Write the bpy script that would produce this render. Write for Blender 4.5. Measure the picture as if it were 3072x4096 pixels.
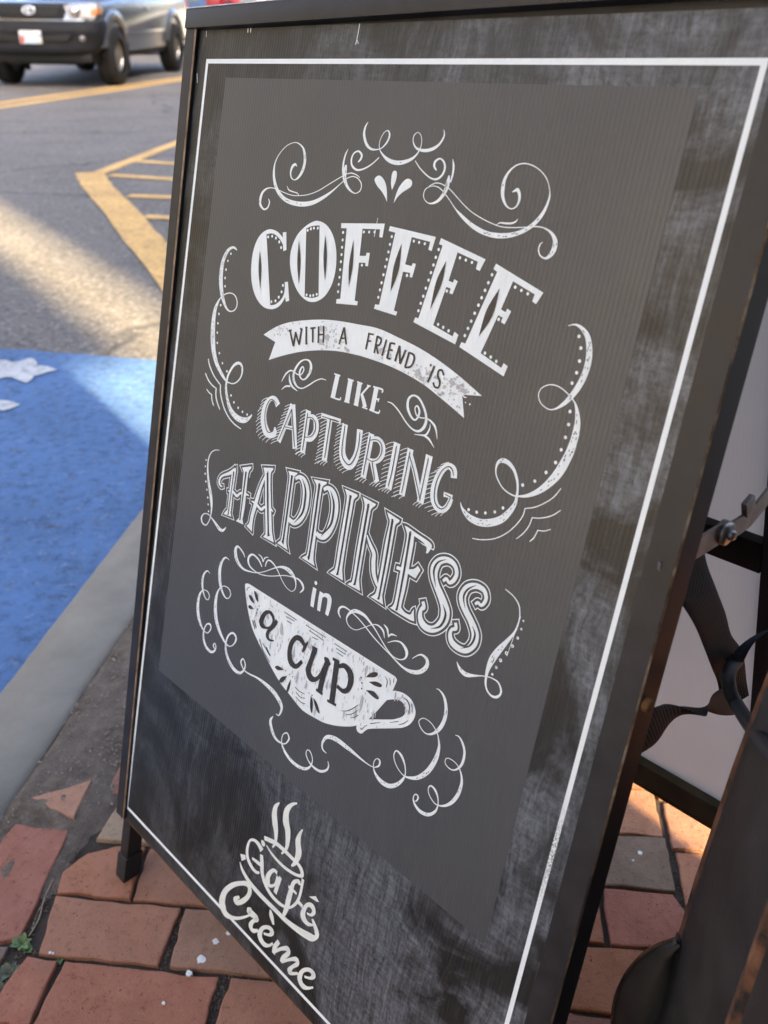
import bpy, bmesh, math, random
from mathutils import Vector, Matrix, noise
from mathutils.geometry import tessellate_polygon
random.seed(7)
scene = bpy.context.scene
col = scene.collection
for o in list(bpy.data.objects): bpy.data.objects.remove(o)

# ---------------------------------------------------------------- camera
cam_data = bpy.data.cameras.new('Camera'); cam = bpy.data.objects.new('camera', cam_data); col.objects.link(cam)
scene.camera = cam
CR, CU, CF = Vector((.6817, .7303, -.0437)), Vector((-.3233, .3544, .8774)), Vector((-.6563, .5840, -.4777))
cam.matrix_world = Matrix(((CR.x, CU.x, -CF.x, .857), (CR.y, CU.y, -CF.y, -.2772), (CR.z, CU.z, -CF.z, .9799), (0, 0, 0, 1)))
cam_data.sensor_fit = 'VERTICAL'; cam_data.sensor_height = 36.0; cam_data.sensor_width = 27.0
cam_data.lens = 3665.0 / 4096.0 * 36.0
cam_data.clip_start = .01; cam_data.clip_end = 3000
cam_data.dof.use_dof = True; cam_data.dof.focus_distance = .82; cam_data.dof.aperture_fstop = 7.5; cam_data.dof.aperture_blades = 0
scene.render.resolution_x, scene.render.resolution_y = 768, 1024

# ---------------------------------------------------------------- sky, sun, exposure
SUN_EL, SUN_AZ = math.radians(32), math.radians(-8.4)      # azimuth: from +X towards +Y
world = bpy.data.worlds.new('World'); scene.world = world; world.use_nodes = True
wn = world.node_tree; bg = wn.nodes['Background']
sky = wn.nodes.new('ShaderNodeTexSky'); sky.sky_type = 'NISHITA'; sky.sun_disc = False
sky.sun_elevation = SUN_EL; sky.sun_rotation = math.pi / 2 - SUN_AZ; sky.air_density = .62; sky.dust_density = 4.6; sky.ozone_density = 0.0
wn.links.new(sky.outputs[0], bg.inputs[0]); bg.inputs[1].default_value = .145
sd = bpy.data.lights.new('Sun', 'SUN'); sd.energy = 4.3; sd.angle = math.radians(.7); sd.color = (1.0, .80, .48)
sun = bpy.data.objects.new('sun', sd); col.objects.link(sun)
sdir = Vector((math.cos(SUN_EL) * math.cos(SUN_AZ), math.cos(SUN_EL) * math.sin(SUN_AZ), math.sin(SUN_EL)))
sun.rotation_euler = sdir.to_track_quat('Z', 'Y').to_euler(); sun.location = sdir * 30
vs = scene.view_settings; vs.view_transform = 'Standard'; vs.look = 'None'; vs.gamma = 1.0; vs.exposure = 2.85; vs.use_curve_mapping = False
scene.render.engine = 'CYCLES'

# ---------------------------------------------------------------- helpers
E1, E2 = Vector((.777, .629, 0)), Vector((.629, -.777, 0))   # across the street (towards the cafe) / along the street
def AB(a, b, z=0.0): return E1 * a + E2 * b + Vector((0, 0, z))
def road_z(a): return -.09 - .056 * (a + .366)
MATS = {}
def nodes_of(name, rough=.5, metal=0.0, spec=.5, color=(.5, .5, .5)):
    m = bpy.data.materials.new(name); m.use_nodes = True; nt = m.node_tree
    b = nt.nodes['Principled BSDF']; b.inputs['Roughness'].default_value = rough; b.inputs['Metallic'].default_value = metal
    b.inputs['Specular IOR Level'].default_value = spec; b.inputs['Base Color'].default_value = (*color, 1)
    MATS[name] = m
    return m, nt, b
def N(nt, typ, **kw):
    n = nt.nodes.new(typ)
    for k, v in kw.items():
        if k in n.inputs: n.inputs[k].default_value = v
        else: setattr(n, k, v)
    return n
def coords(nt, scale=(1, 1, 1), kind='Object', rot=(0, 0, 0)):
    tc = nt.nodes.new('ShaderNodeTexCoord'); mp = nt.nodes.new('ShaderNodeMapping')
    mp.inputs['Scale'].default_value = scale; mp.inputs['Rotation'].default_value = rot
    nt.links.new(tc.outputs[kind], mp.inputs[0]); return mp.outputs[0]
def noise_tex(nt, vec, scale=10, detail=6, rough=.55, dist=0):
    n = N(nt, 'ShaderNodeTexNoise', Scale=scale, Detail=detail, Roughness=rough, Distortion=dist); nt.links.new(vec, n.inputs['Vector']); return n.outputs['Fac']
def ramp(nt, fac, stops):
    r = nt.nodes.new('ShaderNodeValToRGB'); el = r.color_ramp.elements
    while len(el) < len(stops): el.new(.5)
    for e, (p, c) in zip(el, stops): e.position = p; e.color = (*c, 1) if len(c) == 3 else c
    nt.links.new(fac, r.inputs[0]); return r.outputs[0]
def gray(p0, p1): return [(p0, (0, 0, 0)), (p1, (1, 1, 1))]
def mix(nt, fac, a, b, blend='MIX'):
    m = nt.nodes.new('ShaderNodeMix'); m.data_type = 'RGBA'; m.blend_type = blend
    for s, v in ((m.inputs[0], fac), (m.inputs[6], a), (m.inputs[7], b)):
        if isinstance(v, (int, float)): s.default_value = v
        elif isinstance(v, tuple): s.default_value = (*v, 1)
        else: nt.links.new(v, s)
    return m.outputs[2]
def math_n(nt, op, a, b=0.0):
    m = nt.nodes.new('ShaderNodeMath'); m.operation = op
    for s, v in ((m.inputs[0], a), (m.inputs[1], b)):
        if isinstance(v, (int, float)): s.default_value = v
        else: nt.links.new(v, s)
    return m.outputs[0]
def bump(nt, b, h, strength=.3, dist=.002):
    n = N(nt, 'ShaderNodeBump', Strength=strength, Distance=dist); nt.links.new(h, n.inputs['Height']); nt.links.new(n.outputs[0], b.inputs['Normal']); return n
def simple(name, color, rough=.5, metal=0.0, spec=.5, var=.15, scale=20, bmp=0.0, bscale=60):
    m, nt, b = nodes_of(name, rough, metal, spec, color)
    v = coords(nt); f = noise_tex(nt, v, scale)
    lo, hi = tuple(c * (1 - var) for c in color), tuple(min(1, c * (1 + var)) for c in color)
    nt.links.new(ramp(nt, f, [(.3, lo), (.7, hi)]), b.inputs['Base Color'])
    if bmp: bump(nt, b, noise_tex(nt, v, bscale, 8), bmp, .003)
    return m

def link(o, parent=None, kind=None):
    col.objects.link(o)
    if parent is not None:
        o.parent = parent; o.matrix_parent_inverse = parent.matrix_world.inverted()
    if kind: o['kind'] = kind
    return o
def mesh_obj(name, verts, faces, mats, parent=None, smooth=False, mat_idx=None, kind=None, matrix=None, uvs=None):
    me = bpy.data.meshes.new(name); me.from_pydata([tuple(v) for v in verts], [], faces)
    for m in (mats if isinstance(mats, (list, tuple)) else [mats]): me.materials.append(m)
    if mat_idx:
        for p, i in zip(me.polygons, mat_idx): p.material_index = i
    if smooth:
        for p in me.polygons: p.use_smooth = True
    if uvs:
        ul = me.uv_layers.new(name='UVMap')
        for p in me.polygons:
            for li in p.loop_indices: ul.data[li].uv = uvs[me.loops[li].vertex_index]
    me.update()
    o = bpy.data.objects.new(name, me)
    if matrix is not None: o.matrix_world = matrix
    return link(o, parent, kind)
def bm_obj(name, bm, mats, parent=None, smooth=False, kind=None, matrix=None, angle=None):
    me = bpy.data.meshes.new(name); bmesh.ops.recalc_face_normals(bm, faces=bm.faces); bm.to_mesh(me); bm.free()
    for m in (mats if isinstance(mats, (list, tuple)) else [mats]): me.materials.append(m)
    if smooth or angle:
        for p in me.polygons: p.use_smooth = True
        if angle: me.set_sharp_from_angle(angle=math.radians(angle))
    o = bpy.data.objects.new(name, me)
    if matrix is not None: o.matrix_world = matrix
    return link(o, parent, kind)
def add_hull8(bm, p, bev=0.0, seg=2):
    """p: 8 corners, bottom ring then top ring"""
    vs = [bm.verts.new(q) for q in p]
    fs = [bm.faces.new([vs[i] for i in f]) for f in ((0, 1, 2, 3), (7, 6, 5, 4), (0, 4, 5, 1), (1, 5, 6, 2), (2, 6, 7, 3), (3, 7, 4, 0))]
    if bev:
        es = {e for f in fs for e in f.edges}
        bmesh.ops.bevel(bm, geom=list(es), offset=bev, segments=seg, affect='EDGES', profile=.6)
def add_box(bm, x0, x1, y0, y1, z0, z1, bev=0.0, seg=2):
    add_hull8(bm, [(x0, y0, z0), (x1, y0, z0), (x1, y1, z0), (x0, y1, z0), (x0, y0, z1), (x1, y0, z1), (x1, y1, z1), (x0, y1, z1)], bev, seg)
def box_obj(name, x0, x1, y0, y1, z0, z1, mat, parent=None, bev=0.0, matrix=None, kind=None, seg=2):
    bm = bmesh.new(); add_box(bm, x0, x1, y0, y1, z0, z1, bev, seg); return bm_obj(name, bm, mat, parent, matrix=matrix, kind=kind, angle=35 if bev else None)
def thing(name, label, cat, loc, group=None):
    o = bpy.data.objects.new(name, None); o.location = loc; o.empty_display_size = .05; col.objects.link(o)
    o.matrix_world = Matrix.Translation(Vector(loc)); tag(o, label, cat, group); return o
def tag(o, label, cat, group=None):
    o['label'] = label; o['category'] = cat
    if group: o['group'] = group
    return o
def cr(pts, per=6):
    """open Catmull-Rom through tuples of any length"""
    n = len(pts); out = []
    if n < 3: return [tuple(p) for p in pts]
    for i in range(n - 1):
        p0, p1, p2, p3 = pts[max(i - 1, 0)], pts[i], pts[i + 1], pts[min(i + 2, n - 1)]
        for k in range(per):
            t = k / per
            out.append(tuple(.5 * (2 * b + (c - a) * t + (2 * a - 5 * b + 4 * c - d) * t * t + (3 * b - a - 3 * c + d) * t ** 3) for a, b, c, d in zip(p0, p1, p2, p3)))
    out.append(tuple(pts[-1])); return out
def tube(name, pts, rad, mat, parent=None, seg=10, per=6, caps=True):
    P = [Vector(p) for p in cr([tuple(p) for p in pts], per)]
    V, F, UV = [], [], []; up = Vector((0, 0, 1)); L = 0
    for i, p in enumerate(P):
        t = (P[min(i + 1, len(P) - 1)] - P[max(i - 1, 0)]).normalized()
        if i: L += (p - P[i - 1]).length
        x = t.cross(up)
        if x.length < 1e-3: x = t.cross(Vector((1, 0, 0)))
        x.normalize(); y = x.cross(t); up = y
        r = rad(i / (len(P) - 1)) if callable(rad) else rad
        for k in range(seg):
            a = 2 * math.pi * k / seg; V.append(p + x * (math.cos(a) * r) + y * (math.sin(a) * r)); UV.append((k / seg, L))
    for i in range(len(P) - 1):
        for k in range(seg):
            k2 = (k + 1) % seg; F.append((i * seg + k, i * seg + k2, (i + 1) * seg + k2, (i + 1) * seg + k))
    if caps: F += [tuple(range(seg))[::-1], tuple(range((len(P) - 1) * seg, len(P) * seg))]
    return mesh_obj(name, V, F, mat, parent, smooth=True, uvs=UV)
def lathe(bm, prof, seg=24, mat=0, axis='Z', center=(0, 0, 0)):
    c = Vector(center); rings = []
    for r, h in prof:
        ring = []
        for k in range(seg):
            a = 2 * math.pi * k / seg
            if axis == 'Z': q = Vector((r * math.cos(a), r * math.sin(a), h))
            else: q = Vector((r * math.cos(a), h, r * math.sin(a)))
            ring.append(bm.verts.new(c + q))
        rings.append(ring)
    for i in range(len(rings) - 1):
        for k in range(seg):
            f = bm.faces.new((rings[i][k], rings[i][(k + 1) % seg], rings[i + 1][(k + 1) % seg], rings[i + 1][k])); f.material_index = mat; f.smooth = True
    return rings
def copy_tree(o, parent=None):
    c = o.copy(); col.objects.link(c); c.parent = parent
    if parent is not None: c.matrix_parent_inverse = o.matrix_parent_inverse.copy()
    for ch in list(o.children): copy_tree(ch, c)
    return c
# ---------------------------------------------------------------- materials
def m_poster(name, base_nodes, rough=.42, spec=.45):
    m, nt, b = nodes_of(name, rough, 0, spec)
    v = coords(nt)
    w = N(nt, 'ShaderNodeTexWave', wave_type='BANDS', bands_direction='X', wave_profile='SIN', Scale=80.6, Distortion=.25, Detail=2.0)
    w.inputs['Detail Scale'].default_value = .8
    nt.links.new(v, w.inputs['Vector'])
    fine = noise_tex(nt, v, 900, 3)
    h = math_n(nt, 'ADD', w.outputs['Fac'], math_n(nt, 'MULTIPLY', fine, .25))
    bump(nt, b, h, .5, .0002)
    c = base_nodes(nt, v)
    nt.links.new(c, b.inputs['Base Color'])
    rr = math_n(nt, 'ADD', math_n(nt, 'MULTIPLY', noise_tex(nt, v, 14, 5), .18), rough - .09)
    nt.links.new(rr, b.inputs['Roughness'])
    return m
def poster_bg(nt, v):
    mp = N(nt, 'ShaderNodeMapping'); mp.inputs['Scale'].default_value = (170, 13, 1); nt.links.new(v, mp.inputs[0])
    wob = N(nt, 'ShaderNodeTexNoise', Scale=5.0, Detail=3.0); nt.links.new(v, wob.inputs['Vector']); wsc = N(nt, 'ShaderNodeVectorMath', operation='SCALE'); wsc.inputs[3].default_value = 9.0; nt.links.new(wob.outputs['Color'], wsc.inputs[0]); wad = N(nt, 'ShaderNodeVectorMath', operation='ADD'); nt.links.new(mp.outputs[0], wad.inputs[0]); nt.links.new(wsc.outputs[0], wad.inputs[1])
    streak = noise_tex(nt, wad.outputs[0], 1.0, 9, .68, .5)
    cloud = noise_tex(nt, v, 8.5, 5, .6, 1.2)
    fine = noise_tex(nt, v, 260, 4, .7)
    mp2 = N(nt, 'ShaderNodeMapping'); mp2.inputs['Scale'].default_value = (24, 190, 1); mp2.inputs['Rotation'].default_value = (0, 0, .22); nt.links.new(v, mp2.inputs[0])
    cross = noise_tex(nt, mp2.outputs[0], 1.0, 6, .6, .3)
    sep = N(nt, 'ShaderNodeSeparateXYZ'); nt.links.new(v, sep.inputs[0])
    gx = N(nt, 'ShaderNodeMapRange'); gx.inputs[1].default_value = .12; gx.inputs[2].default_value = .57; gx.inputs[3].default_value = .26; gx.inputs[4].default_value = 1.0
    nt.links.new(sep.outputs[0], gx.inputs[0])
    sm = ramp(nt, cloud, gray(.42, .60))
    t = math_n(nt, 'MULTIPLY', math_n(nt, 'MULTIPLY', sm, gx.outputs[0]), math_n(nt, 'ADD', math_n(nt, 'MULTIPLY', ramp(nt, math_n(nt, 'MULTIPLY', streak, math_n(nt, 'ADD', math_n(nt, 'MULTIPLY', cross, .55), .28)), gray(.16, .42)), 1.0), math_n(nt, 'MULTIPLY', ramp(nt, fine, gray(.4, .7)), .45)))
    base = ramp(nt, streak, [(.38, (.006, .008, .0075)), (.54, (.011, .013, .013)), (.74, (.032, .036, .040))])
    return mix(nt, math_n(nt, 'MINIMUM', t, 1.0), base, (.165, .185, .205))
def poster_grey(nt, v):
    f = noise_tex(nt, v, 5, 4); g = noise_tex(nt, v, 1400, 2)
    c = ramp(nt, f, [(.3, (.060, .065, .067)), (.7, (.073, .078, .080))])
    return mix(nt, math_n(nt, 'MULTIPLY', g, .35), c, (.046, .050, .051))
def white_ink(nt, v):
    f = noise_tex(nt, v, 60, 6); return ramp(nt, f, [(.35, (.78, .85, .84)), (.7, (.83, .90, .89))])
def border_ink(nt, v):
    # dirt rubbed into the right hand line about two thirds down
    sep = N(nt, 'ShaderNodeSeparateXYZ'); nt.links.new(v, sep.inputs[0])
    d = math_n(nt, 'SUBTRACT', 1.0, math_n(nt, 'MULTIPLY', math_n(nt, 'ABSOLUTE', math_n(nt, 'ADD', sep.outputs[1], .548)), 18.0))
    d = math_n(nt, 'MULTIPLY', math_n(nt, 'MAXIMUM', d, 0.0), math_n(nt, 'GREATER_THAN', sep.outputs[0], .5))
    sp = ramp(nt, noise_tex(nt, v, 900, 4, .7), gray(.46, .60))
    fac = math_n(nt, 'MINIMUM', math_n(nt, 'MULTIPLY', math_n(nt, 'MULTIPLY', d, sp), 1.2), 1.0)
    return mix(nt, fac, (.82, .89, .88), (.09, .075, .05))
def ink_black(nt, v):
    f = noise_tex(nt, v, 200, 5); return ramp(nt, f, [(.35, (.020, .020, .019)), (.7, (.045, .044, .042))])
def cream_ink(nt, v):
    f = noise_tex(nt, v, 120, 5); return ramp(nt, f, [(.35, (.74, .79, .72)), (.7, (.82, .86, .80))])
def pale_grey(nt, v): return ramp(nt, noise_tex(nt, v, 80), [(.3, (.40, .41, .42)), (.7, (.56, .57, .58))])
M_BG = m_poster('poster_black', poster_bg); M_INS = m_poster('poster_grey', poster_grey, .40); M_WHITE = m_poster('poster_white', white_ink, .40)
M_BORDER = m_poster('poster_border', border_ink, .4); M_INK = m_poster('poster_ink', ink_black, .42); M_CREAM = m_poster('vinyl_cream', cream_ink, .38); M_PALE = m_poster('poster_pale', pale_grey, .42)
M_RUSTDOT = simple('rust_spot', (.20, .11, .04), .8)

def m_blackpaint():
    m, nt, b = nodes_of('black_paint', .42, 0, .32)
    v = coords(nt, kind='Object'); f = noise_tex(nt, v, 35, 6)
    nt.links.new(ramp(nt, f, [(.35, (.013, .013, .0145)), (.7, (.026, .026, .028))]), b.inputs['Base Color'])
    r = math_n(nt, 'ADD', math_n(nt, 'MULTIPLY', f, .25), .32); nt.links.new(r, b.inputs['Roughness'])
    dings = N(nt, 'ShaderNodeTexVoronoi', Scale=120.0); nt.links.new(v, dings.inputs['Vector'])
    h = math_n(nt, 'ADD', math_n(nt, 'MULTIPLY', noise_tex(nt, v, 300, 4), .6), ramp(nt, dings.outputs['Distance'], gray(.03, .12)))
    bump(nt, b, h, .18, .0006); return m
M_BLACK = m_blackpaint()
def m_worn():
    m, nt, b = nodes_of('worn_edge', .5, 0, .5)
    v = coords(nt); f = noise_tex(nt, v, 60, 8, .7); g = noise_tex(nt, v, 9, 3)
    c = ramp(nt, f, [(.30, (.035, .026, .018)), (.46, (.16, .105, .06)), (.66, (.42, .34, .24))])
    nt.links.new(mix(nt, ramp(nt, g, gray(.38, .56)), (.024, .020, .016), c), b.inputs['Base Color']); return m
M_WORN = m_worn()
M_COPPER = simple('copper_edge', (.36, .24, .14), .5, .3, .5, .5, 60)
def m_rust():
    m, nt, b = nodes_of('rust', .85, 0, .3)
    v = coords(nt); f = noise_tex(nt, v, 90, 8, .7)
    nt.links.new(ramp(nt, f, [(.3, (.05, .03, .012)), (.5, (.16, .075, .02)), (.72, (.03, .026, .016))]), b.inputs['Base Color']); bump(nt, b, f, .6, .001); return m
M_RUST = m_rust()
def m_postpaint():
    m, nt, b = nodes_of('cast_iron_paint', .48, 0, .5)
    v = coords(nt); f = noise_tex(nt, v, 16, 7, .6); g = noise_tex(nt, v, 55, 8, .7)
    base = ramp(nt, f, [(.3, (.010, .011, .011)), (.7, (.026, .027, .026))])
    nt.links.new(mix(nt, ramp(nt, g, gray(.66, .74)), base, (.14, .06, .025)), b.inputs['Base Color'])
    nt.links.new(math_n(nt, 'ADD', math_n(nt, 'MULTIPLY', f, .3), .34), b.inputs['Roughness'])
    bump(nt, b, math_n(nt, 'ADD', g, math_n(nt, 'MULTIPLY', noise_tex(nt, v, 220, 3), .5)), .35, .0015); return m
M_POST = m_postpaint()
def m_corrback():
    m, nt, b = nodes_of('corrugated_white', .45, 0, .4)
    v = coords(nt)
    w = N(nt, 'ShaderNodeTexWave', wave_type='BANDS', bands_direction='X', Scale=80.0, Distortion=.2); nt.links.new(v, w.inputs['Vector'])
    f = noise_tex(nt, v, 4, 4)
    c = mix(nt, math_n(nt, 'MULTIPLY', w.outputs['Fac'], .10), ramp(nt, f, [(.3, (.76, .74, .69)), (.7, (.82, .80, .75))]), (.66, .64, .60))
    nt.links.new(c, b.inputs['Base Color']); bump(nt, b, w.outputs['Fac'], .25, .0003)
    tr = N(nt, 'ShaderNodeBsdfTranslucent'); nt.links.new(c, tr.inputs[0]); ms = N(nt, 'ShaderNodeMixShader'); ms.inputs[0].default_value = .6
    nt.links.new(b.outputs[0], ms.inputs[1]); nt.links.new(tr.outputs[0], ms.inputs[2]); nt.links.new(ms.outputs[0], nt.nodes['Material Output'].inputs[0]); return m
M_CORR = m_corrback()
M_STEEL = simple('zinc_steel', (.22, .21, .20), .38, .9, .5, .3, 60, .1, 200)
M_RUBBER = simple('rubber_black', (.016, .016, .016), .7, 0, .4, .3, 60, .2, 120)
def m_web():
    m, nt, b = nodes_of('webbing', .75, 0, .3)
    v = coords(nt, (1, 1, 1), 'UV')
    a = N(nt, 'ShaderNodeTexWave', wave_type='BANDS', bands_direction='DIAGONAL', Scale=130.0, Distortion=.4); nt.links.new(v, a.inputs['Vector'])
    c = N(nt, 'ShaderNodeTexWave', wave_type='BANDS', bands_direction='X', Scale=150.0, Distortion=.3); nt.links.new(v, c.inputs['Vector'])
    h = math_n(nt, 'MULTIPLY', a.outputs['Fac'], c.outputs['Fac'])
    nt.links.new(ramp(nt, h, [(.1, (.004, .004, .004)), (.8, (.030, .027, .022))]), b.inputs['Base Color']); bump(nt, b, h, .9, .0012); return m
M_WEB = m_web()
def m_cord():
    m, nt, b = nodes_of('cord_cover', .6, 0, .4)
    v = coords(nt, (1, 1, 1), 'UV')
    a = N(nt, 'ShaderNodeTexWave', wave_type='BANDS', bands_direction='Y', Scale=260.0, Distortion=1.5, Detail=2.0); nt.links.new(v, a.inputs['Vector'])
    nt.links.new(ramp(nt, a.outputs['Fac'], [(.1, (.010, .010, .011)), (.9, (.020, .020, .020))]), b.inputs['Base Color']); bump(nt, b, a.outputs['Fac'], .3, .0006); return m
M_CORD = m_cord()
def m_brick():
    m, nt, b = nodes_of('clay_brick', .82, 0, .35)
    v = coords(nt); oi = nt.nodes.new('ShaderNodeObjectInfo')
    addv = N(nt, 'ShaderNodeVectorMath', operation='ADD'); nt.links.new(v, addv.inputs[0])
    comb = N(nt, 'ShaderNodeCombineXYZ'); nt.links.new(math_n(nt, 'MULTIPLY', oi.outputs['Random'], 37.0), comb.inputs[0]); nt.links.new(comb.outputs[0], addv.inputs[1])
    p = addv.outputs[0]
    f = noise_tex(nt, p, 26, 8, .62); g = noise_tex(nt, p, 420, 4, .7); st = noise_tex(nt, p, 9, 5, .6, .8)
    hue = oi.outputs['Color']
    hue = mix(nt, 1.0, hue, (1.0, .90, .82), 'MULTIPLY')
    c = mix(nt, ramp(nt, f, gray(.30, .70)), mix(nt, .26, hue, (.10, .05, .035)), mix(nt, .12, hue, (.52, .34, .26)))
    c = mix(nt, 1.0, c, ramp(nt, noise_tex(nt, p, 110, 5, .75), [(.30, (.55, .52, .50)), (.46, (1, 1, 1)), (.70, (1, 1, 1))]), 'MULTIPLY')
    c = mix(nt, math_n(nt, 'MULTIPLY', ramp(nt, g, gray(.50, .70)), .35), c, (.17, .09, .065))
    c = mix(nt, math_n(nt, 'MULTIPLY', ramp(nt, st, gray(.58, .76)), .45), c, (.16, .12, .09))
    spk = N(nt, 'ShaderNodeTexVoronoi', Scale=150.0); nt.links.new(p, spk.inputs['Vector'])
    pit = ramp(nt, spk.outputs['Distance'], [(.06, (1, 1, 1)), (.15, (0, 0, 0))])
    pit2 = math_n(nt, 'MULTIPLY', pit, ramp(nt, noise_tex(nt, p, 40, 3), gray(.50, .58)))
    c = mix(nt, math_n(nt, 'MULTIPLY', pit2, .85), c, (.045, .03, .025))
    sp2 = N(nt, 'ShaderNodeTexVoronoi', Scale=210.0); nt.links.new(p, sp2.inputs['Vector'])
    lite = math_n(nt, 'MULTIPLY', ramp(nt, sp2.outputs['Distance'], [(.05, (1, 1, 1)), (.11, (0, 0, 0))]), ramp(nt, noise_tex(nt, p, 33, 3), gray(.58, .64)))
    c = mix(nt, lite, c, (.55, .45, .38))
    nt.links.new(c, b.inputs['Base Color'])
    h = math_n(nt, 'SUBTRACT', math_n(nt, 'ADD', math_n(nt, 'MULTIPLY', f, .8), math_n(nt, 'MULTIPLY', g, .35)), math_n(nt, 'MULTIPLY', pit2, .9))
    bump(nt, b, h, 1.0, .0048); return m
M_BRICK = m_brick()
def m_dirt(name='joint_dirt', k_=1.0):
    m, nt, b = nodes_of(name, .95, 0, .2)
    v = coords(nt); f = noise_tex(nt, v, 40, 9, .7); g = noise_tex(nt, v, 7, 4); k = noise_tex(nt, v, 350, 4, .7)
    c = ramp(nt, f, [(.3, (.075, .056, .040)), (.55, (.20, .155, .115)), (.75, (.36, .29, .22))])
    c = mix(nt, ramp(nt, g, gray(.4, .7)), c, (.27, .215, .165), 'MIX')
    c = mix(nt, math_n(nt, 'MULTIPLY', ramp(nt, k, gray(.5, .7)), .5), c, (.05, .042, .035))
    c = mix(nt, 1.0, c, (k_, k_, k_), 'MULTIPLY')
    nt.links.new(c, b.inputs['Base Color']); bump(nt, b, math_n(nt, 'ADD', f, k), .9, .004); return m
M_DIRT = m_dirt('sand_dirt', .80); M_JOINT = m_dirt('joint_dirt', .30)
M_GRIT = simple('grit', (.26, .22, .18), .9, 0, .3, .6, 300); M_GRITDARK = simple('joint_grit', (.10, .082, .065), .95, 0, .2, .6, 300)
def m_asphalt(name='asphalt', lo=(.112, .099, .084), hi=(.185, .165, .141)):
    m, nt, b = nodes_of(name, .85, 0, .4)
    v = coords(nt); k = N(nt, 'ShaderNodeTexVoronoi', Scale=95.0); nt.links.new(v, k.inputs['Vector'])
    f = noise_tex(nt, v, 1.1, 6, .6); g = noise_tex(nt, v, 160, 4, .7)
    c = ramp(nt, math_n(nt, 'ADD', math_n(nt, 'MULTIPLY', f, .7), math_n(nt, 'MULTIPLY', g, .3)), [(.35, lo), (.68, hi)])
    mid = noise_tex(nt, v, 30, 6, .75); c = mix(nt, 1.0, c, ramp(nt, mid, [(.34, (.40, .40, .40)), (.5, (.92, .92, .92)), (.66, (1.0, 1.0, 1.0))]), 'MULTIPLY')
    c = mix(nt, math_n(nt, 'MULTIPLY', ramp(nt, noise_tex(nt, v, 48, 3, .7), gray(.56, .64)), .75), c, (.34, .315, .285))
    lite = ramp(nt, k.outputs['Distance'], [(.12, (1, 1, 1)), (.30, (0, 0, 0))]); pick = ramp(nt, noise_tex(nt, v, 60, 2), gray(.50, .58))
    c = mix(nt, math_n(nt, 'MULTIPLY', math_n(nt, 'MULTIPLY', lite, pick), .75), c, (.26, .24, .22))
    # cracks
    cr_ = N(nt, 'ShaderNodeTexVoronoi', feature='DISTANCE_TO_EDGE', Scale=.33)
    dv = N(nt, 'ShaderNodeVectorMath', operation='ADD'); nt.links.new(v, dv.inputs[0])
    nz = N(nt, 'ShaderNodeTexNoise', Scale=1.6, Detail=6.0); nt.links.new(v, nz.inputs['Vector'])
    sc = N(nt, 'ShaderNodeVectorMath', operation='SCALE'); sc.inputs[3].default_value = .8; nt.links.new(nz.outputs['Color'], sc.inputs[0]); nt.links.new(sc.outputs[0], dv.inputs[1]); nt.links.new(dv.outputs[0], cr_.inputs['Vector'])
    ck = ramp(nt, cr_.outputs['Distance'], [(.002, (1, 1, 1)), (.010, (0, 0, 0))])
    c = mix(nt, math_n(nt, 'MULTIPLY', ck, .6), c, (.025, .023, .022))
    nt.links.new(c, b.inputs['Base Color'])
    bump(nt, b, math_n(nt, 'SUBTRACT', math_n(nt, 'ADD', math_n(nt, 'MULTIPLY', lite, .6), g), math_n(nt, 'MULTIPLY', ck, 2.0)), .8, .004); return m, nt, b
M_ASPHALT = m_asphalt()[0]
def m_paint(name, color, wear=.52, band=.06, edge=None):
    m, nt, b = nodes_of(name, .75, 0, .4)
    v = coords(nt); f = noise_tex(nt, v, 22, 8, .7); g = noise_tex(nt, v, 2.2, 5, .6); k = noise_tex(nt, v, 130, 4, .7)
    lo = tuple(c * .78 for c in color); hi = tuple(min(1, c * 1.16) for c in color)
    c = ramp(nt, g, [(.3, lo), (.7, hi)])
    w = ramp(nt, math_n(nt, 'ADD', math_n(nt, 'MULTIPLY', f, .65), math_n(nt, 'MULTIPLY', k, .35)), gray(wear + .08, wear + .08 + band))
    if edge is not None:     # more wear close to the kerb
        sep = N(nt, 'ShaderNodeSeparateXYZ'); nt.links.new(v, sep.inputs[0])
        w2 = math_n(nt, 'SUBTRACT', math_n(nt, 'ADD', f, math_n(nt, 'MULTIPLY', math_n(nt, 'ADD', sep.outputs[0], edge), 7.0)), .62)
        w = math_n(nt, 'MINIMUM', math_n(nt, 'ADD', w, math_n(nt, 'MAXIMUM', math_n(nt, 'MULTIPLY', w2, 3.0), 0.0)), 1.0)
    c = mix(nt, w, c, (.085, .08, .076))
    mid = noise_tex(nt, v, 34, 6, .75); c = mix(nt, 1.0, c, ramp(nt, mid, [(.33, (.48, .48, .50)), (.52, (.95, .95, .95)), (.66, (1.0, 1.0, 1.0))]), 'MULTIPLY')
    c = mix(nt, math_n(nt, 'MULTIPLY', ramp(nt, noise_tex(nt, v, 42, 3, .7), gray(.60, .70)), .28), c, (.40, .41, .42))
    vk = N(nt, 'ShaderNodeTexVoronoi', Scale=95.0); nt.links.new(v, vk.inputs['Vector'])
    lite = math_n(nt, 'MULTIPLY', ramp(nt, vk.outputs['Distance'], [(.12, (1, 1, 1)), (.30, (0, 0, 0))]), ramp(nt, noise_tex(nt, v, 45, 2), gray(.56, .64)))
    c = mix(nt, math_n(nt, 'MULTIPLY', lite, .25), c, (.42, .42, .42))
    nt.links.new(c, b.inputs['Base Color']); bump(nt, b, math_n(nt, 'ADD', k, math_n(nt, 'MULTIPLY', lite, .5)), .8, .003); return m
M_BLUE = m_paint('blue_road_paint', (.080, .165, .335), .47, .10, .44)
M_YELLOW = m_paint('yellow_road_paint', (.66, .40, .12), .50, .10)
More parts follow.
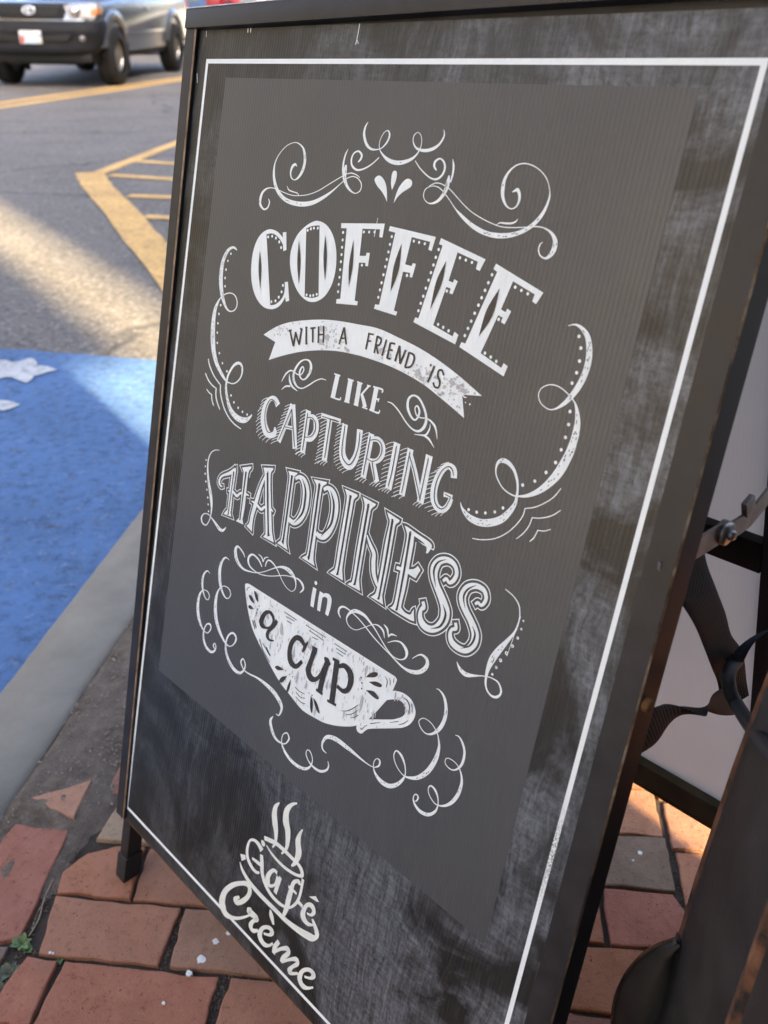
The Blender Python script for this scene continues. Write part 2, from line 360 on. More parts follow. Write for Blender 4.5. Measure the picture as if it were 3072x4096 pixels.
M_ROADWHITE = m_paint('white_road_paint', (.58, .575, .55), .66, .06)
def m_concrete():
    m, nt, b = nodes_of('kerb_concrete', .88, 0, .3)
    v = coords(nt); f = noise_tex(nt, v, 5, 8, .65); g = noise_tex(nt, v, 210, 4, .7); k = noise_tex(nt, v, 38, 6)
    c = ramp(nt, f, [(.3, (.185, .165, .130)), (.72, (.295, .265, .21))])
    c = mix(nt, math_n(nt, 'MULTIPLY', ramp(nt, g, gray(.5, .75)), .3), c, (.24, .225, .195)); c = mix(nt, math_n(nt, 'MULTIPLY', ramp(nt, k, gray(.58, .75)), .35), c, (.20, .18, .15))
    nt.links.new(c, b.inputs['Base Color']); bump(nt, b, math_n(nt, 'ADD', g, k), .5, .002); return m
M_CONC = m_concrete()
M_GRASS = simple('grass', (.14, .14, .035), .95, 0, .2, .45, 3, .8, 40)
M_LEAF_A = simple('weed_leaf', (.10, .15, .04), .55, 0, .4, .45, 120)
M_LEAF_B = simple('weed_leaf_dull', (.10, .105, .06), .7, 0, .3, .4, 120)
M_TWIG = simple('dry_straw', (.34, .27, .18), .9, 0, .2, .3, 90)
M_SPOT = simple('white_spot', (.70, .70, .65), .8, 0, .3, .12, 90)
M_SILVER = simple('silver_paint', (.26, .28, .31), .2, .85, .5, .05, 3)
M_DARKPLAS = simple('grey_plastic', (.012, .0125, .015), .7, 0, .2, .25, 30)
M_BLACKVOID = simple('black_plastic', (.008, .008, .008), .6, 0, .3, .2, 30)
M_CHROME = simple('chrome', (.70, .71, .73), .12, 1.0, .5, .05, 5)
M_LENS = simple('lamp_lens', (.20, .195, .19), .3, .1, .6, .3, 14)
M_AMBER = simple('amber_lens', (.45, .14, .03), .25)
M_RED = simple('red_lens', (.22, .01, .015), .2)
M_TYRE = simple('tyre_rubber', (.012, .012, .012), .8, 0, .3, .3, 25)
M_RIM = simple('rim_alloy', (.33, .32, .30), .3, .8, .5, .25, 9)
M_GLASS = simple('car_glass', (.02, .025, .03), .06, 0, .8, .05)
M_CARBLUE = simple('blue_car_paint', (.012, .045, .10), .15, .3, .6, .1)
M_CARWHITE = simple('white_car_paint', (.66, .66, .64), .3, 0, .5, .05)
M_PLATE = simple('plate_white', (.56, .56, .57), .5); M_PLATETX = simple('plate_text', (.05, .07, .11), .5); M_PLATERED = simple('plate_red', (.40, .06, .04), .5); M_PLATEBLUE = simple('plate_blue', (.33, .45, .56), .5); M_PLATEGOLD = simple('plate_gold', (.50, .38, .12), .5)
M_WALLCREAM = simple('cream_render', (.36, .32, .27), .9, 0, .2, .08, 2); M_WALLBRICK = simple('dark_brick_wall', (.085, .08, .07), .9, 0, .2, .2, 8); M_TRIM = simple('window_trim', (.7, .7, .67), .6); M_PANE = simple('window_pane', (.03, .04, .05), .08, 0, .7)
M_BARK = simple('bark', (.10, .075, .055), .95, 0, .2, .35, 20, .6, 60); M_TANLEAF = simple('spring_leaf', (.30, .23, .08), .8, 0, .3, .4, 4)
ART={
'scrollwork':'''sw1642 878 3 1616 860 21 1577 882 30 1562 934 22 1585 979 13 1637 992 9 1691 960 26 1731 900 36 1744 828 35 1720 752 30 1672 702 15 1576 675 7 1460 707 7 1365 781 8 1314 865 15 1313 953 30 1347 1039 37 1416 1115 38 1530 1171 38 1659 1191 41 1804 1188 42 1940 1160 38 2067 1105 30 2167 1047 18 2243 992 10 2308 945 7 2356 917 8 2417 901 8 2484 914 9 2534 953 12 2532 1004 11 2476 1033 8 2407 1015 18 2349 976 30 2308 918 46 2303 857 43 2304 816 22
sw2300 689 4 2278 730 17 2267 799 22 2276 866 25 2303 925 26
sw1282 1190 5 1306 1222 18 1284 1273 16 1229 1290 17 1167 1251 31 1160 1191 36 1187 1135 25 1257 1097 11 1359 1091 7 1491 1112 7 1619 1127 7 1728 1121 7 1855 1100 7 1986 1056 8 2119 989 8 2219 939 8 2278 910 8 2327 889 7 2389 876 9 2455 885 8 2500 903 6
sw1537 1054 4 1570 1085 12 1637 1096 10 1699 1102 9 1728 1121 5
sw2451 782 11 2477 757 22 2482 724 22 2436 697 14 2382 717 14 2362 765 19 2383 817 20 2456 846 17 2546 826 13 2629 783 11 2697 730 8
sw2495 466 6 2472 508 21 2473 566 28 2520 636 26 2590 671 18 2671 668 9 2717 651 10 2765 603 17 2779 551 19 2751 519 9 2709 538 7 2678 595 8 2682 653 8 2730 702 16 2820 744 30 2922 756 34 3014 740 30 3091 707 21 3136 663 12 3155 612 8 3149 563 7 3124 527 6 3089 517 5 3058 543 9 3061 587 10 3099 628 15 3159 644 21 3232 642 25 3299 622 25 3352 586 19 3380 539 16 3381 509 12 3367 482 4
sw3367 779 9 3338 755 21 3335 724 23 3364 698 15 3399 696 12 3437 723 18 3451 765 21 3431 816 19 3376 846 15 3300 835 11 3195 784 10 3119 727 7
pw2693 917 0 2691 891 0 2727 869 0 2769 878 0 2819 916 0 2851 972 0 2878 1065 1 2842 1026 0 2792 987 0 2738 956 0
pw2912 968 1 2890 923 0 2881 866 0 2886 830 0 2908 817 0 2932 826 0 2941 861 0 2935 906 0
pw2957 1067 1 2966 1007 0 2988 941 0 3032 886 0 3075 866 0 3122 881 0 3126 916 0 3094 941 0 3036 975 0 2988 1018 0
sw3509 807 12 3510 828 26 3510 865 39 3506 902 40 3487 947 32 3450 993 26 3403 1020 17 3350 1028 9 3299 1008 7 3276 972 9 3287 927 8 3345 900 6 3408 899 7 3467 921 8 3521 956 8 3575 994 7 3640 1043 10 3702 1079 22 3790 1123 30 3893 1161 35 3998 1182 35 4112 1183 38 4218 1165 35 4303 1134 31 4375 1091 30 4434 1032 31 4473 963 25 4489 888 16 4480 833 7 4435 759 7 4366 709 7 4283 678 8 4206 671 8 4142 688 10 4091 729 16 4060 789 27 4060 859 33 4080 921 26 4125 970 14 4176 985 8 4214 966 13 4230 924 21 4221 879 24 4196 852 26 4170 862 14 4151 871 3
sw3515 687 4 3537 735 20 3544 795 19 3534 856 17
sw3318 903 6 3374 876 8 3427 872 7 3484 884 7 3543 906 8 3625 952 7 3716 1004 7 3813 1049 7 3939 1087 7 4060 1112 6 4142 1118 7 4257 1108 7 4353 1093 7 4439 1080 8 4507 1084 10 4573 1110 20 4618 1156 36 4623 1212 43 4600 1260 30 4563 1283 14 4514 1267 10 4492 1229 10 4497 1194 9 4515 1179 4
sw4065 1114 4 4095 1093 9 4150 1090 13 4204 1084 14 4238 1068 11 4254 1048 4
sw2476 2643 6 2412 2646 10 2337 2681 11 2254 2740 13 2168 2791 11 2094 2793 16 2034 2752 32 2015 2694 29 2036 2626 25 2089 2559 18 2155 2526 12 2217 2531 23 2247 2579 35 2232 2644 29 2184 2702 15 2137 2709 14 2102 2681 24 2101 2635 22 2129 2597 12 2151 2623 16 2122 2673 12 2069 2683 11 2015 2670 12 1959 2672 13 1900 2720 18 1854 2802 5
sw1954 2707 5 1974 2766 26 2023 2810 20 2103 2831 7
sw1871 2875 5 1925 2830 15 1992 2814 15
sw3284 2640 7 3341 2642 11 3432 2683 13 3528 2747 13 3606 2783 14 3675 2788 18 3724 2757 27 3748 2702 30 3737 2642 25 3692 2578 22 3626 2525 19 3557 2518 15 3514 2560 25 3522 2628 28 3571 2686 21 3625 2707 14 3654 2671 21 3656 2622 22 3623 2589 13 3603 2615 13 3633 2663 12 3683 2672 10 3747 2662 10 3806 2673 18 3863 2712 19 3901 2792 4
sw3798 2692 4 3800 2737 15 3772 2793 17 3718 2808 11 3650 2821 5
sw3755 2801 15 3816 2816 19 3885 2866 4
sw886 1715 9 851 1700 21 808 1698 23 749 1726 34 703 1781 44 669 1863 53 665 1966 61 677 2047 64 711 2145 59 751 2213 47 810 2278 30 867 2307 17 918 2307 11 971 2282 13 997 2237 16 991 2193 16 961 2157 14 910 2135 11 838 2139 11 770 2164 12 706 2208 13 666 2265 32 636 2338 51 628 2445 66 639 2549 75 661 2652 78 697 2752 70 759 2847 58 825 2907 48 905 2962 38 972 2998 21 1026 3006 13 1091 3001 12 1150 2973 13 1203 2919 17 1223 2864 24 1216 2815 30 1188 2783 29 1137 2781 30 1079 2813 29 1033 2869 27 996 2937 28 984 3004 28 986 3063 35 1012 3134 40 1053 3202 46 1111 3265 56 1193 3305 61 1284 3320 62 1367 3307 55 1424 3275 36 1459 3240 21 1470 3221 12
dw791 1761 12
dw754 1835 12
dw742 1923 13
dw743 2005 13
dw759 2084 13
dw722 2279 13
dw710 2370 13
dw712 2464 13
dw721 2558 13
dw743 2659 13
dw800 2752 13
dw874 2840 13
dw967 2902 13
dw1088 3123 13
dw1151 3178 13
dw1234 3214 13
dw1313 3235 13
dw1394 3242 13
sw617 2850 16 658 2915 18 744 2991 16 822 3034 15 890 3064 13
sw888 3062 18 896 3121 19 931 3191 19 1003 3282 17 1092 3347 16 1181 3384 14 1258 3400 13 1321 3409 10
sw595 3006 15 658 3060 16 736 3098 14 821 3115 12
sw819 3114 18 825 3174 19 858 3240 19 926 3311 15
sw652 3162 12 700 3186 13 754 3196 11
sw754 3194 17 759 3229 18 788 3275 17 815 3299 12
sw1007 3723 5 927 3746 8 861 3800 12 833 3890 18 849 4005 28 898 4128 41 950 4223 50 987 4322 40 1000 4421 18 985 4501 13 936 4575 12 863 4572 20 837 4524 22 874 4469 10 950 4447 11 1017 4466 15 1094 4495 30 1172 4529 40 1234 4530 30 1273 4497 18 1287 4473 7
dw795 3892 10
dw795 3961 10
dw807 4041 12
dw836 4118 12
dw873 4197 12
dw905 4275 12
dw928 4345 11
dw949 4414 11
sw1879 4552 6 1938 4565 16 1967 4600 14
sw1967 4600 9 1984 4552 13 2039 4522 5
sw1668 4664 11 1623 4626 20 1535 4598 21 1500 4640 42 1518 4707 53 1571 4761 42 1667 4793 25 1780 4778 13 1888 4749 8 2002 4692 8 2122 4614 10 2205 4563 16 2292 4534 31 2385 4536 47 2464 4570 29 2500 4625 15 2496 4679 9 2453 4718 7 2373 4712 9 2297 4672 10 2231 4619 11 2167 4574 14 2094 4549 18 2040 4555 13 2015 4598 16 2011 4633 10
sw1959 4656 13 1891 4605 21 1795 4588 18 1739 4627 28 1730 4681 29 1776 4727 19 1887 4743 10 1996 4731 9 2138 4685 8 2297 4615 8 2420 4579 10 2521 4564 15 2590 4588 28 2613 4630 22 2574 4683 7
sw1112 5064 7 1061 5055 13 1009 5115 25 996 5208 38 1034 5311 26 1094 5364 14 1141 5359 9 1155 5309 15 1108 5275 11 1030 5293 9 979 5363 29 966 5478 47 992 5587 54 1053 5681 43 1129 5727 19 1203 5729 11 1253 5661 18 1236 5614 24 1175 5636 16 1136 5724 20 1148 5819 33 1212 5890 39 1305 5907 31 1369 5867 22 1386 5809 18 1359 5782 12 1338 5817 19 1382 5851 12
sw1417 4793 6 1351 4790 16 1296 4858 34 1279 4960 47 1302 5065 50 1351 5150 37 1425 5206 21 1485 5200 9 1518 5139 15 1470 5092 12 1373 5106 9 1303 5180 19 1278 5287 43 1291 5408 56 1332 5517 58 1419 5616 46 1529 5688 27 1623 5694 11 1692 5627 17 1707 5553 31 1641 5530 22 1571 5596 22 1549 5694 26 1572 5781 38 1642 5856 45 1745 5905 45 1850 5897 30 1910 5829 21 1917 5763 18 1871 5722 12 1841 5770 20 1876 5812 18 1926 5836 14 2013 5831 16 2140 5812 23 2282 5812 40 2427 5833 53 2534 5882 54 2576 5935 36 2553 6024 16 2507 6033 8
sw3173 4683 9 3135 4647 23 3141 4599 22 3191 4566 17 3272 4567 13 3320 4577 11 3404 4596 12 3501 4630 12 3622 4677 12 3739 4712 11 3841 4737 13 3908 4757 13 4018 4780 21 4117 4771 34 4206 4729 37 4261 4658 40 4260 4600 35 4211 4577 22 4160 4592 12 4097 4656 6
sw3792 4648 6 3868 4597 10 3946 4580 19 4018 4622 35 4023 4682 18 3973 4726 10 3894 4740 10 3814 4717 12 3728 4669 12 3625 4603 14 3539 4561 22 3455 4533 30 3345 4541 35 3277 4590 27 3249 4660 15 3295 4710 10 3386 4709 7 3482 4643 7 3575 4573 7 3645 4550 13 3714 4571 21 3744 4626 6
sw3710 4513 8 3758 4535 23 3789 4597 10
sw3788 4593 8 3816 4558 17 3880 4545 5
sw2467 6083 8 2440 6150 37 2483 6232 46 2558 6287 33 2648 6289 18 2716 6256 13 2752 6179 22 2709 6141 14 2654 6195 10 2656 6280 17 2715 6342 35 2826 6384 38 2946 6385 36 3055 6349 29 3116 6281 18 3125 6201 13 3078 6145 13 3034 6151 7 3027 6202 13 3084 6253 15 3165 6271 25 3262 6255 27 3335 6198 21 3353 6142 18 3333 6104 8
sw3296 6037 7 3238 6026 20 3219 5973 26 3250 5894 34 3313 5853 41 3405 5833 49 3524 5833 45 3641 5837 32 3757 5844 17 3858 5842 9 3920 5824 9 3964 5780 19 3963 5734 20 3925 5732 7 3898 5780 9 3906 5836 13 3946 5882 29 4029 5910 45 4123 5896 42 4203 5835 35 4256 5756 26 4275 5686 13 4250 5609 17 4194 5550 27 4127 5536 13 4109 5599 12 4161 5669 11 4254 5707 11 4341 5684 25 4427 5625 38 4508 5515 47 4559 5372 44 4567 5256 28 4544 5189 15 4513 5143 10 4438 5097 8 4350 5095 7 4303 5146 8 4335 5192 10 4400 5213 11 4469 5179 20 4527 5104 34 4559 5008 37 4558 4915 36 4528 4838 30 4489 4796 21 4441 4778 10 4412 4785 4
sw4701 5063 5 4740 5057 12 4784 5086 23 4822 5142 25 4832 5214 26 4819 5285 22 4779 5344 14 4729 5369 10 4669 5356 9 4658 5315 7 4689 5289 7 4754 5287 8 4806 5308 10 4848 5362 19 4866 5430 28 4856 5531 34 4817 5628 31 4760 5700 22 4694 5741 12 4637 5748 10 4568 5708 10 4549 5654 10 4576 5623 16 4628 5639 24 4668 5688 14 4682 5752 12 4666 5820 23 4605 5888 30 4522 5912 34 4456 5894 27 4419 5859 15 4415 5819 10 4435 5790 11 4463 5802 18 4454 5845 11 4428 5862 6
sw4881 1699 4 4936 1680 12 4996 1693 25 5056 1738 40 5091 1810 47 5109 1891 50 5106 1984 49 5081 2077 49 5040 2161 41 4993 2227 29 4933 2279 12 4878 2295 8 4808 2274 8 4769 2228 8 4775 2171 8 4832 2129 8 4905 2119 8 4985 2141 8 5062 2183 9 5098 2221 21 5129 2288 39 5143 2353 51 5145 2448 59
dw4989 1751 13
dw5026 1825 13
dw5039 1912 13
dw5038 1994 13
dw5021 2072 13
dw5058 2266 13
dw5072 2356 13
dw5071 2450 13
dw5060 2544 13
dw5039 2645 14
dw4979 2738 14
sw5149 2393 51 5145 2448 59 5131 2556 69 5089 2692 74 5030 2798 61 4956 2885 44 4872 2948 27 4787 2982 14 4725 2990 11 4638 2969 10 4565 2912 12 4535 2856 14 4541 2794 24 4583 2766 36 4641 2771 34 4699 2805 27 4743 2863 23 4766 2921 20 4775 2983 23 4774 3049 33 4738 3127 50 4684 3199 58 4600 3256 61 4499 3292 59 4396 3293 54 4327 3268 36 4283 3235 17 4266 3205 5
dw4901 2828 13
dw4804 2889 14
dw4675 3112 13
dw4609 3167 13
dw4524 3204 13
dw4440 3226 13
dw4358 3234 13
sw4455 3439 7 4526 3423 8 4626 3384 8 4705 3334 8 4782 3258 8 4839 3172 9 4868 3102 9 4870 3053 9
sw4869 3051 7 4952 3012 8 5028 2954 8 5092 2885 8 5132 2809 6
sw4856 3295 6 4904 3235 9 4939 3163 9 4951 3093 8
sw4952 3094 7 5009 3078 8 5076 3046 8 5126 3010 8 5171 2962 6
sw4976 3272 6 5005 3231 9 5022 3168 8
sw5024 3167 7 5076 3154 8 5128 3123 6
sw4861 3704 7 4943 3725 9 5007 3767 11 5034 3823 10 5044 3888 12 5030 3985 18 4983 4083 33 4928 4187 54 4887 4285 59 4868 4374 38 4867 4448 24 4878 4508 19 4908 4552 16 4956 4571 18 5003 4558 22 5031 4518 18 5026 4477 19 4988 4438 15 4935 4432 10 4878 4441 8 4815 4465 9 4752 4495 20 4679 4522 38 4623 4516 37 4585 4493 22 4560 4465 6
dw5082 3871 8
dw5080 3940 10
dw5068 4020 12
dw5039 4101 14
dw5001 4179 16
dw4963 4258 15
dw4939 4331 13
dw4918 4401 11
dk5080 3940 3
dk5067 4018 3
dk5039 4101 5
dk5004 4176 5
dk4965 4255 5
dk4939 4328 5''',
'coffee_lettering':'''pw1566 1463 1 1618 1453 1 1656 1610 1 1612 1627 1 1593 1570 1 1536 1528 0 1465 1499 0 1399 1492 0 1324 1510 1 1526 2139 1 1594 2122 0 1662 2075 0 1705 2014 0 1708 1944 0 1694 1897 1 1742 1886 1 1799 2051 1 1752 2069 1 1734 2028 1 1692 2097 0 1626 2148 0 1541 2175 0 1420 2172 0 1299 2113 0 1207 2009 0 1157 1873 0 1146 1733 0 1173 1612 0 1234 1523 0 1316 1472 0 1391 1456 0 1484 1466 0 1554 1495 0 1579 1511 1
pk1258 1672 1 1315 1811 0 1344 2023 1 1278 1848 0
dw1355 1530 14
dw1415 1516 14
dw1476 1525 14
dw1533 1553 14
dw1572 1600 14
dw1537 2105 14
dw1596 2087 14
dw1638 2045 14
dw1669 1991 14
dw1676 1930 14
dw1920 1403 13
dw1962 1385 13
dw2002 1374 13
dw2055 1368 13
dw2035 1958 13
dw2088 1956 13
dw2129 1947 13
dw2173 1930 13
pw2040 1307 0 2166 1328 0 2276 1407 0 2349 1533 0 2376 1679 0 2357 1811 0 2296 1916 0 2217 1977 0 2129 2007 0 2033 2005 0 1925 1962 0 1833 1886 0 1758 1777 0 1723 1669 0 1733 1563 0 1783 1460 0 1863 1385 0 1947 1335 0/1897 1388 1 1976 1359 0 2074 1342 1 2203 1942 1 2121 1971 0 2011 1977 1
pk1821 1503 1 1886 1676 0 1909 1886 1 1842 1697 0
pk2173 1413 1 2237 1584 0 2263 1801 1 2198 1618 0
pw2357 1291 1 2363 1332 1 2437 1325 1 2495 1915 1 2447 1927 1 2450 1964 1 2722 1933 1 2724 1900 1 2682 1900 1 2660 1583 1 2740 1573 1 2743 1599 1 2777 1596 1 2773 1486 1 2734 1490 1 2730 1516 1 2654 1527 1 2637 1305 1 2849 1285 1 2855 1347 1 2894 1347 1 2894 1234 1
pk2549 1405 1 2590 1605 0 2582 1796 1 2542 1612 0
dw2399 1364 13
dw2408 1426 13
dw2415 1487 13
dw2422 1548 13
dw2429 1607 13
dw2436 1674 13
dw2442 1739 13
dw2447 1799 13
dw2453 1861 13
dw2660 1329 12
dw2724 1322 12
dw2789 1314 12
dw2701 1598 12
pw2960 1246 1 2954 1285 1 3033 1290 1 2988 1882 1 2940 1886 1 2934 1924 1 3206 1933 1 3213 1900 1 3172 1898 1 3199 1578 1 3280 1576 1 3282 1607 1 3311 1608 1 3326 1499 1 3291 1496 1 3283 1521 1 3208 1519 1 3229 1301 1 3438 1312 1 3433 1372 1 3471 1379 1 3488 1268 1
pk3130 1366 1 3149 1572 0 3098 1755 1 3085 1555 0
dw3000 1325 13
dw2995 1388 13
dw2992 1449 13
dw2987 1510 13
dw2984 1569 13
dw2978 1636 13
dw2972 1702 13
dw2968 1762 13
dw2963 1824 13
dw3259 1329 12
dw3319 1331 12
dw3383 1333 12
dw3249 1601 13
pw3545 1270 1 3535 1316 1 3575 1322 1 3460 1907 1 3424 1907 1 3412 1947 1 3897 2030 1 3910 1953 1 3866 1938 1 3853 1976 1 3632 1931 1 3694 1621 1 3741 1626 1 3736 1662 1 3770 1666 1 3800 1562 1 3760 1552 1 3753 1579 1 3705 1572 1 3742 1352 1 3959 1391 1 3955 1446 1 3995 1455 1 4031 1364 1
pk3644 1430 1 3641 1602 0 3573 1818 1 3581 1598 0
dw3542 1357 13
dw3527 1419 13
dw3517 1479 13
dw3505 1540 13
dw3495 1600 13
dw3481 1665 13
dw3469 1730 13
dw3456 1789 13
dw3445 1850 13
dw3777 1388 12
dw3839 1396 12
dw3904 1404 12
dw3707 1651 13
dw3682 1915 13
dw3741 1927 13
dw3803 1942 13
pw4137 1380 1 4123 1422 1 4163 1436 1 3996 2003 1 3955 2000 1 3942 2040 1 4423 2162 1 4441 2081 1 4397 2069 1 4385 2106 1 4163 2042 1 4255 1739 1 4302 1748 1 4293 1783 1 4332 1792 1 4367 1691 1 4326 1677 1 4317 1706 1 4270 1693 1 4327 1479 1 4542 1538 1 4534 1590 1 4573 1602 1 4615 1514 1
pk4220 1547 1 4205 1752 0 4115 1925 1 4139 1721 0
dw4120 1464 13
dw4101 1525 13
dw4084 1584 13
dw4066 1642 13
dw4050 1700 13
dw4029 1765 13
dw4010 1829 13
dw3992 1887 13
dw3975 1946 13
dw4357 1517 13
dw4418 1530 12
dw4481 1544 12
dw4267 1767 13
dw4204 2033 13
dw4265 2050 13
dw4326 2070 13''',
'ribbon_banner':'''pw1485 2428 1 1630 2336 0 1782 2265 0 1981 2203 0 2267 2139 0 2491 2107 0 2762 2087 0 3024 2074 0 3284 2101 0 3535 2136 0 3782 2191 0 4025 2265 0 4259 2351 1 4065 2387 1 4130 2558 1 3954 2498 0 3804 2451 0 3633 2403 0 3400 2364 0 3174 2344 0 2932 2340 0 2825 2342 0 2608 2357 0 2442 2381 0 2274 2416 0 2046 2479 0 1812 2564 0 1617 2646 1 1678 2461 1
sk1876 2312 23 1956 2440 23
sk1956 2444 24 1963 2311 24
sk1957 2312 23 2036 2412 22
sk2036 2412 24 2039 2265 24
sk1859 2321 16 1899 2304 16
sk2015 2267 16 2052 2270 16
sk2101 2242 24 2134 2384 24
sk2087 2245 15 2116 2237 15
sk2123 2387 15 2150 2379 15
sk2160 2238 15 2230 2219 15
sk2191 2228 23 2221 2355 23
sk2270 2200 23 2299 2344 23
sk2337 2185 23 2365 2327 23
sk2287 2272 15 2354 2255 15
sk2607 2145 21 2577 2299 21
sk2607 2145 21 2668 2282 21
sk2591 2243 14 2645 2232 14
sk2928 2128 20 2921 2272 20
sk2925 2137 14 2986 2132 14
sk2924 2198 14 2970 2192 14
sk3033 2134 20 3029 2281 20
sk3029 2138 15 3084 2152 19 3072 2204 16 3026 2209 14
sk3036 2207 20 3077 2278 20
sk3146 2143 19 3128 2285 20
sk3198 2157 22 3191 2291 22
sk3203 2159 16 3258 2157 16
sk3201 2216 16 3242 2214 16
sk3190 2288 16 3233 2289 16
sk3309 2161 22 3288 2296 22
sk3310 2165 22 3350 2302 22
sk3387 2180 21 3350 2303 21
sk3429 2189 21 3413 2319 21
sk3429 2192 16 3485 2201 19 3498 2245 21 3472 2299 17 3413 2319 16
sk3730 2237 20 3690 2378 20
sk3844 2287 19 3817 2253 17 3783 2264 18 3784 2304 20 3817 2343 20 3812 2391 17 3771 2394 17 3749 2364 20
dr3689 2239 11
dr3847 2444 7
dw4113 2438 5
sw4066 2387 10 4092 2400 10 4113 2398 6
dw4158 2441 8''',
'like_lettering':'''sw2617 2560 56 2600 2772 57
sw2569 2563 14 2653 2563 14
sw2571 2771 14 2691 2768 15 2701 2743 13
sw2792 2564 59 2791 2766 60
sw2754 2566 13 2834 2566 13
sw2755 2767 13 2825 2763 13
sw2912 2562 54 2912 2761 54
sw2877 2563 13 2948 2565 13
sw2882 2762 13 2940 2762 13
sw3031 2563 19 2953 2662 19
sw2956 2651 30 2996 2703 42 3027 2754 47
sw3006 2564 12 3051 2562 12
sw2989 2760 13 3058 2759 13
sw3124 2559 54 3117 2761 54
sw3082 2558 13 3196 2556 17 3198 2582 13
sw3116 2652 14 3173 2648 14
sw3177 2635 12 3170 2670 12
sw3084 2758 13 3195 2759 17 3207 2730 12''',
'capturing_lettering':'''sw1852 3033 72 1806 2992 60 1746 2989 46 1680 3052 64 1654 3162 85 1676 3257 95 1734 3325 95 1805 3339 62 1860 3299 65 1851 3247 21
sk1834 3027 6 1782 3002 8 1730 3009 8 1686 3080 10 1679 3189 9 1719 3287 10 1774 3321 9 1840 3287 7
sw2063 2972 61 2012 3151 61 1938 3368 62
sw2069 2970 67 2120 3130 67 2190 3366 67
sw1998 3203 37 2147 3183 36
sk2064 3016 10 1940 3347 10
sk2064 3016 11 2119 3170 11 2186 3347 11
sk2004 3202 7 2124 3190 7
sw2302 2967 70 2307 3372 71
sw2308 3020 39 2392 3012 54 2436 3061 72 2440 3139 70 2390 3208 62 2315 3229 46
sk2299 2995 11 2305 3345 11
sk2308 3032 8 2370 3021 8 2421 3049 11 2437 3116 11 2397 3186 8 2306 3220 8
sw2486 2964 45 2754 2951 44
sw2608 2961 69 2620 3357 70
sk2503 2969 8 2606 2965 9 2697 2960 14 2737 2958 6
sk2619 2970 10 2620 3144 10 2622 3324 10
sw2816 2959 73 2821 3095 76 2835 3207 82 2876 3272 93 2950 3299 83 3006 3233 82 3025 3128 68 3012 2955 75
sk2820 2973 9 2828 3178 9 2862 3260 10 2949 3294 10 3004 3226 10 3030 3104 9 3018 2980 8
sw3161 2951 68 3151 3352 69
sw3171 2997 43 3250 2978 48 3314 3015 61 3326 3093 63 3275 3161 47 3174 3183 36
sw3229 3181 64 3322 3336 63
sk3155 2979 9 3146 3323 9
sk3163 3008 7 3231 2984 7 3294 2999 9 3321 3065 10 3291 3140 8 3226 3178 7 3161 3175 8
sk3228 3185 9 3294 3323 9
sw1679 3000 6 1630 3026 6 1593 3060 7
sw1666 3035 6 1620 3063 6 1586 3096 7
sw1653 3071 6 1610 3099 6 1578 3133 7
sw1641 3106 6 1593 3133 6 1556 3168 7
sw1638 3141 6 1593 3170 6 1559 3204 7
sw1635 3176 6 1592 3206 6 1561 3240 7
sw1632 3211 6 1585 3240 6 1548 3274 7
sw1641 3244 6 1596 3274 6 1563 3308 7
sw1650 3277 6 1608 3307 7 1578 3341 7
sw1661 3309 6 1614 3338 6 1579 3373 7
sw1689 3334 6 1645 3364 6 1613 3398 7
sw1722 3354 6 1674 3382 6 1636 3418 7
sw1772 3358 6 1726 3387 6 1692 3422 7
sw1821 3363 6 1779 3393 6 1748 3427 7
sw2057 2968 6 2004 2991 6 1959 3017 6
sw2046 3000 6 1995 3024 6 1953 3051 6
sw2035 3032 6 1986 3058 6 1947 3084 6
sw2024 3065 6 1970 3089 6 1927 3116 6
sw2012 3097 6 1961 3123 6 1920 3149 6
sw2001 3130 6 1952 3157 6 1914 3183 6
sw1990 3163 6 1937 3188 6 1893 3215 6
sw1978 3196 6 1928 3222 6 1887 3249 6
sw1967 3229 6 1918 3256 6 1881 3283 6
sw1956 3262 6 1903 3288 6 1860 3316 6
sw1944 3296 6 1893 3323 6 1853 3350 6
sw1933 3329 6 1878 3355 6 1832 3383 6
sw1921 3363 6 1868 3389 6 1826 3418 6
sw2275 2965 5 2230 2987 6 2196 3013 6
sw2275 2998 6 2233 3021 6 2201 3047 6
sw2276 3030 6 2236 3055 6 2207 3080 6
sw2276 3063 6 2232 3086 6 2198 3112 6
sw2277 3096 6 2235 3120 6 2204 3146 6
sw2277 3129 6 2238 3154 6 2209 3179 6
sw2278 3162 6 2234 3185 6 2201 3212 6
sw2278 3195 6 2237 3219 6 2206 3246 6
sw2279 3228 6 2240 3253 6 2212 3279 6
sw2279 3261 6 2236 3285 6 2203 3312 6
sw2280 3294 6 2239 3319 6 2209 3346 6
sw2280 3327 6 2236 3351 6 2200 3379 6
sw2281 3361 6 2238 3385 6 2206 3413 6
sw2493 2943 5 2450 2961 5 2417 2981 6
sw2504 2961 5 2464 2980 5 2433 2999 6
sw2515 2978 5 2477 2999 6 2449 3017 6
sw2593 2977 5 2539 3004 5 2494 3035 6
sw2593 3009 5 2541 3036 6 2499 3068 6
sw2593 3040 5 2543 3068 6 2504 3100 6
sw2593 3071 5 2540 3098 5 2496 3130 6
sw2593 3103 5 2542 3131 6 2500 3163 6
sw2593 3134 5 2544 3164 6 2505 3195 6
sw2593 3166 5 2540 3194 6 2497 3226 6
sw2593 3197 5 2542 3226 6 2502 3259 6
sw2593 3229 5 2545 3259 6 2507 3291 6
sw2593 3261 5 2541 3290 6 2498 3323 6
sw2594 3293 5 2543 3323 6 2503 3355 6
sw2594 3325 5 2539 3353 6 2494 3387 6
sw2594 3357 5 2542 3386 6 2499 3419 6
sw2796 2955 5 2752 2978 5 2716 3004 6
sw2796 2985 5 2754 3009 5 2720 3035 6
sw2796 3015 5 2755 3040 6 2725 3066 6
sw2796 3045 5 2752 3068 5 2716 3095 6
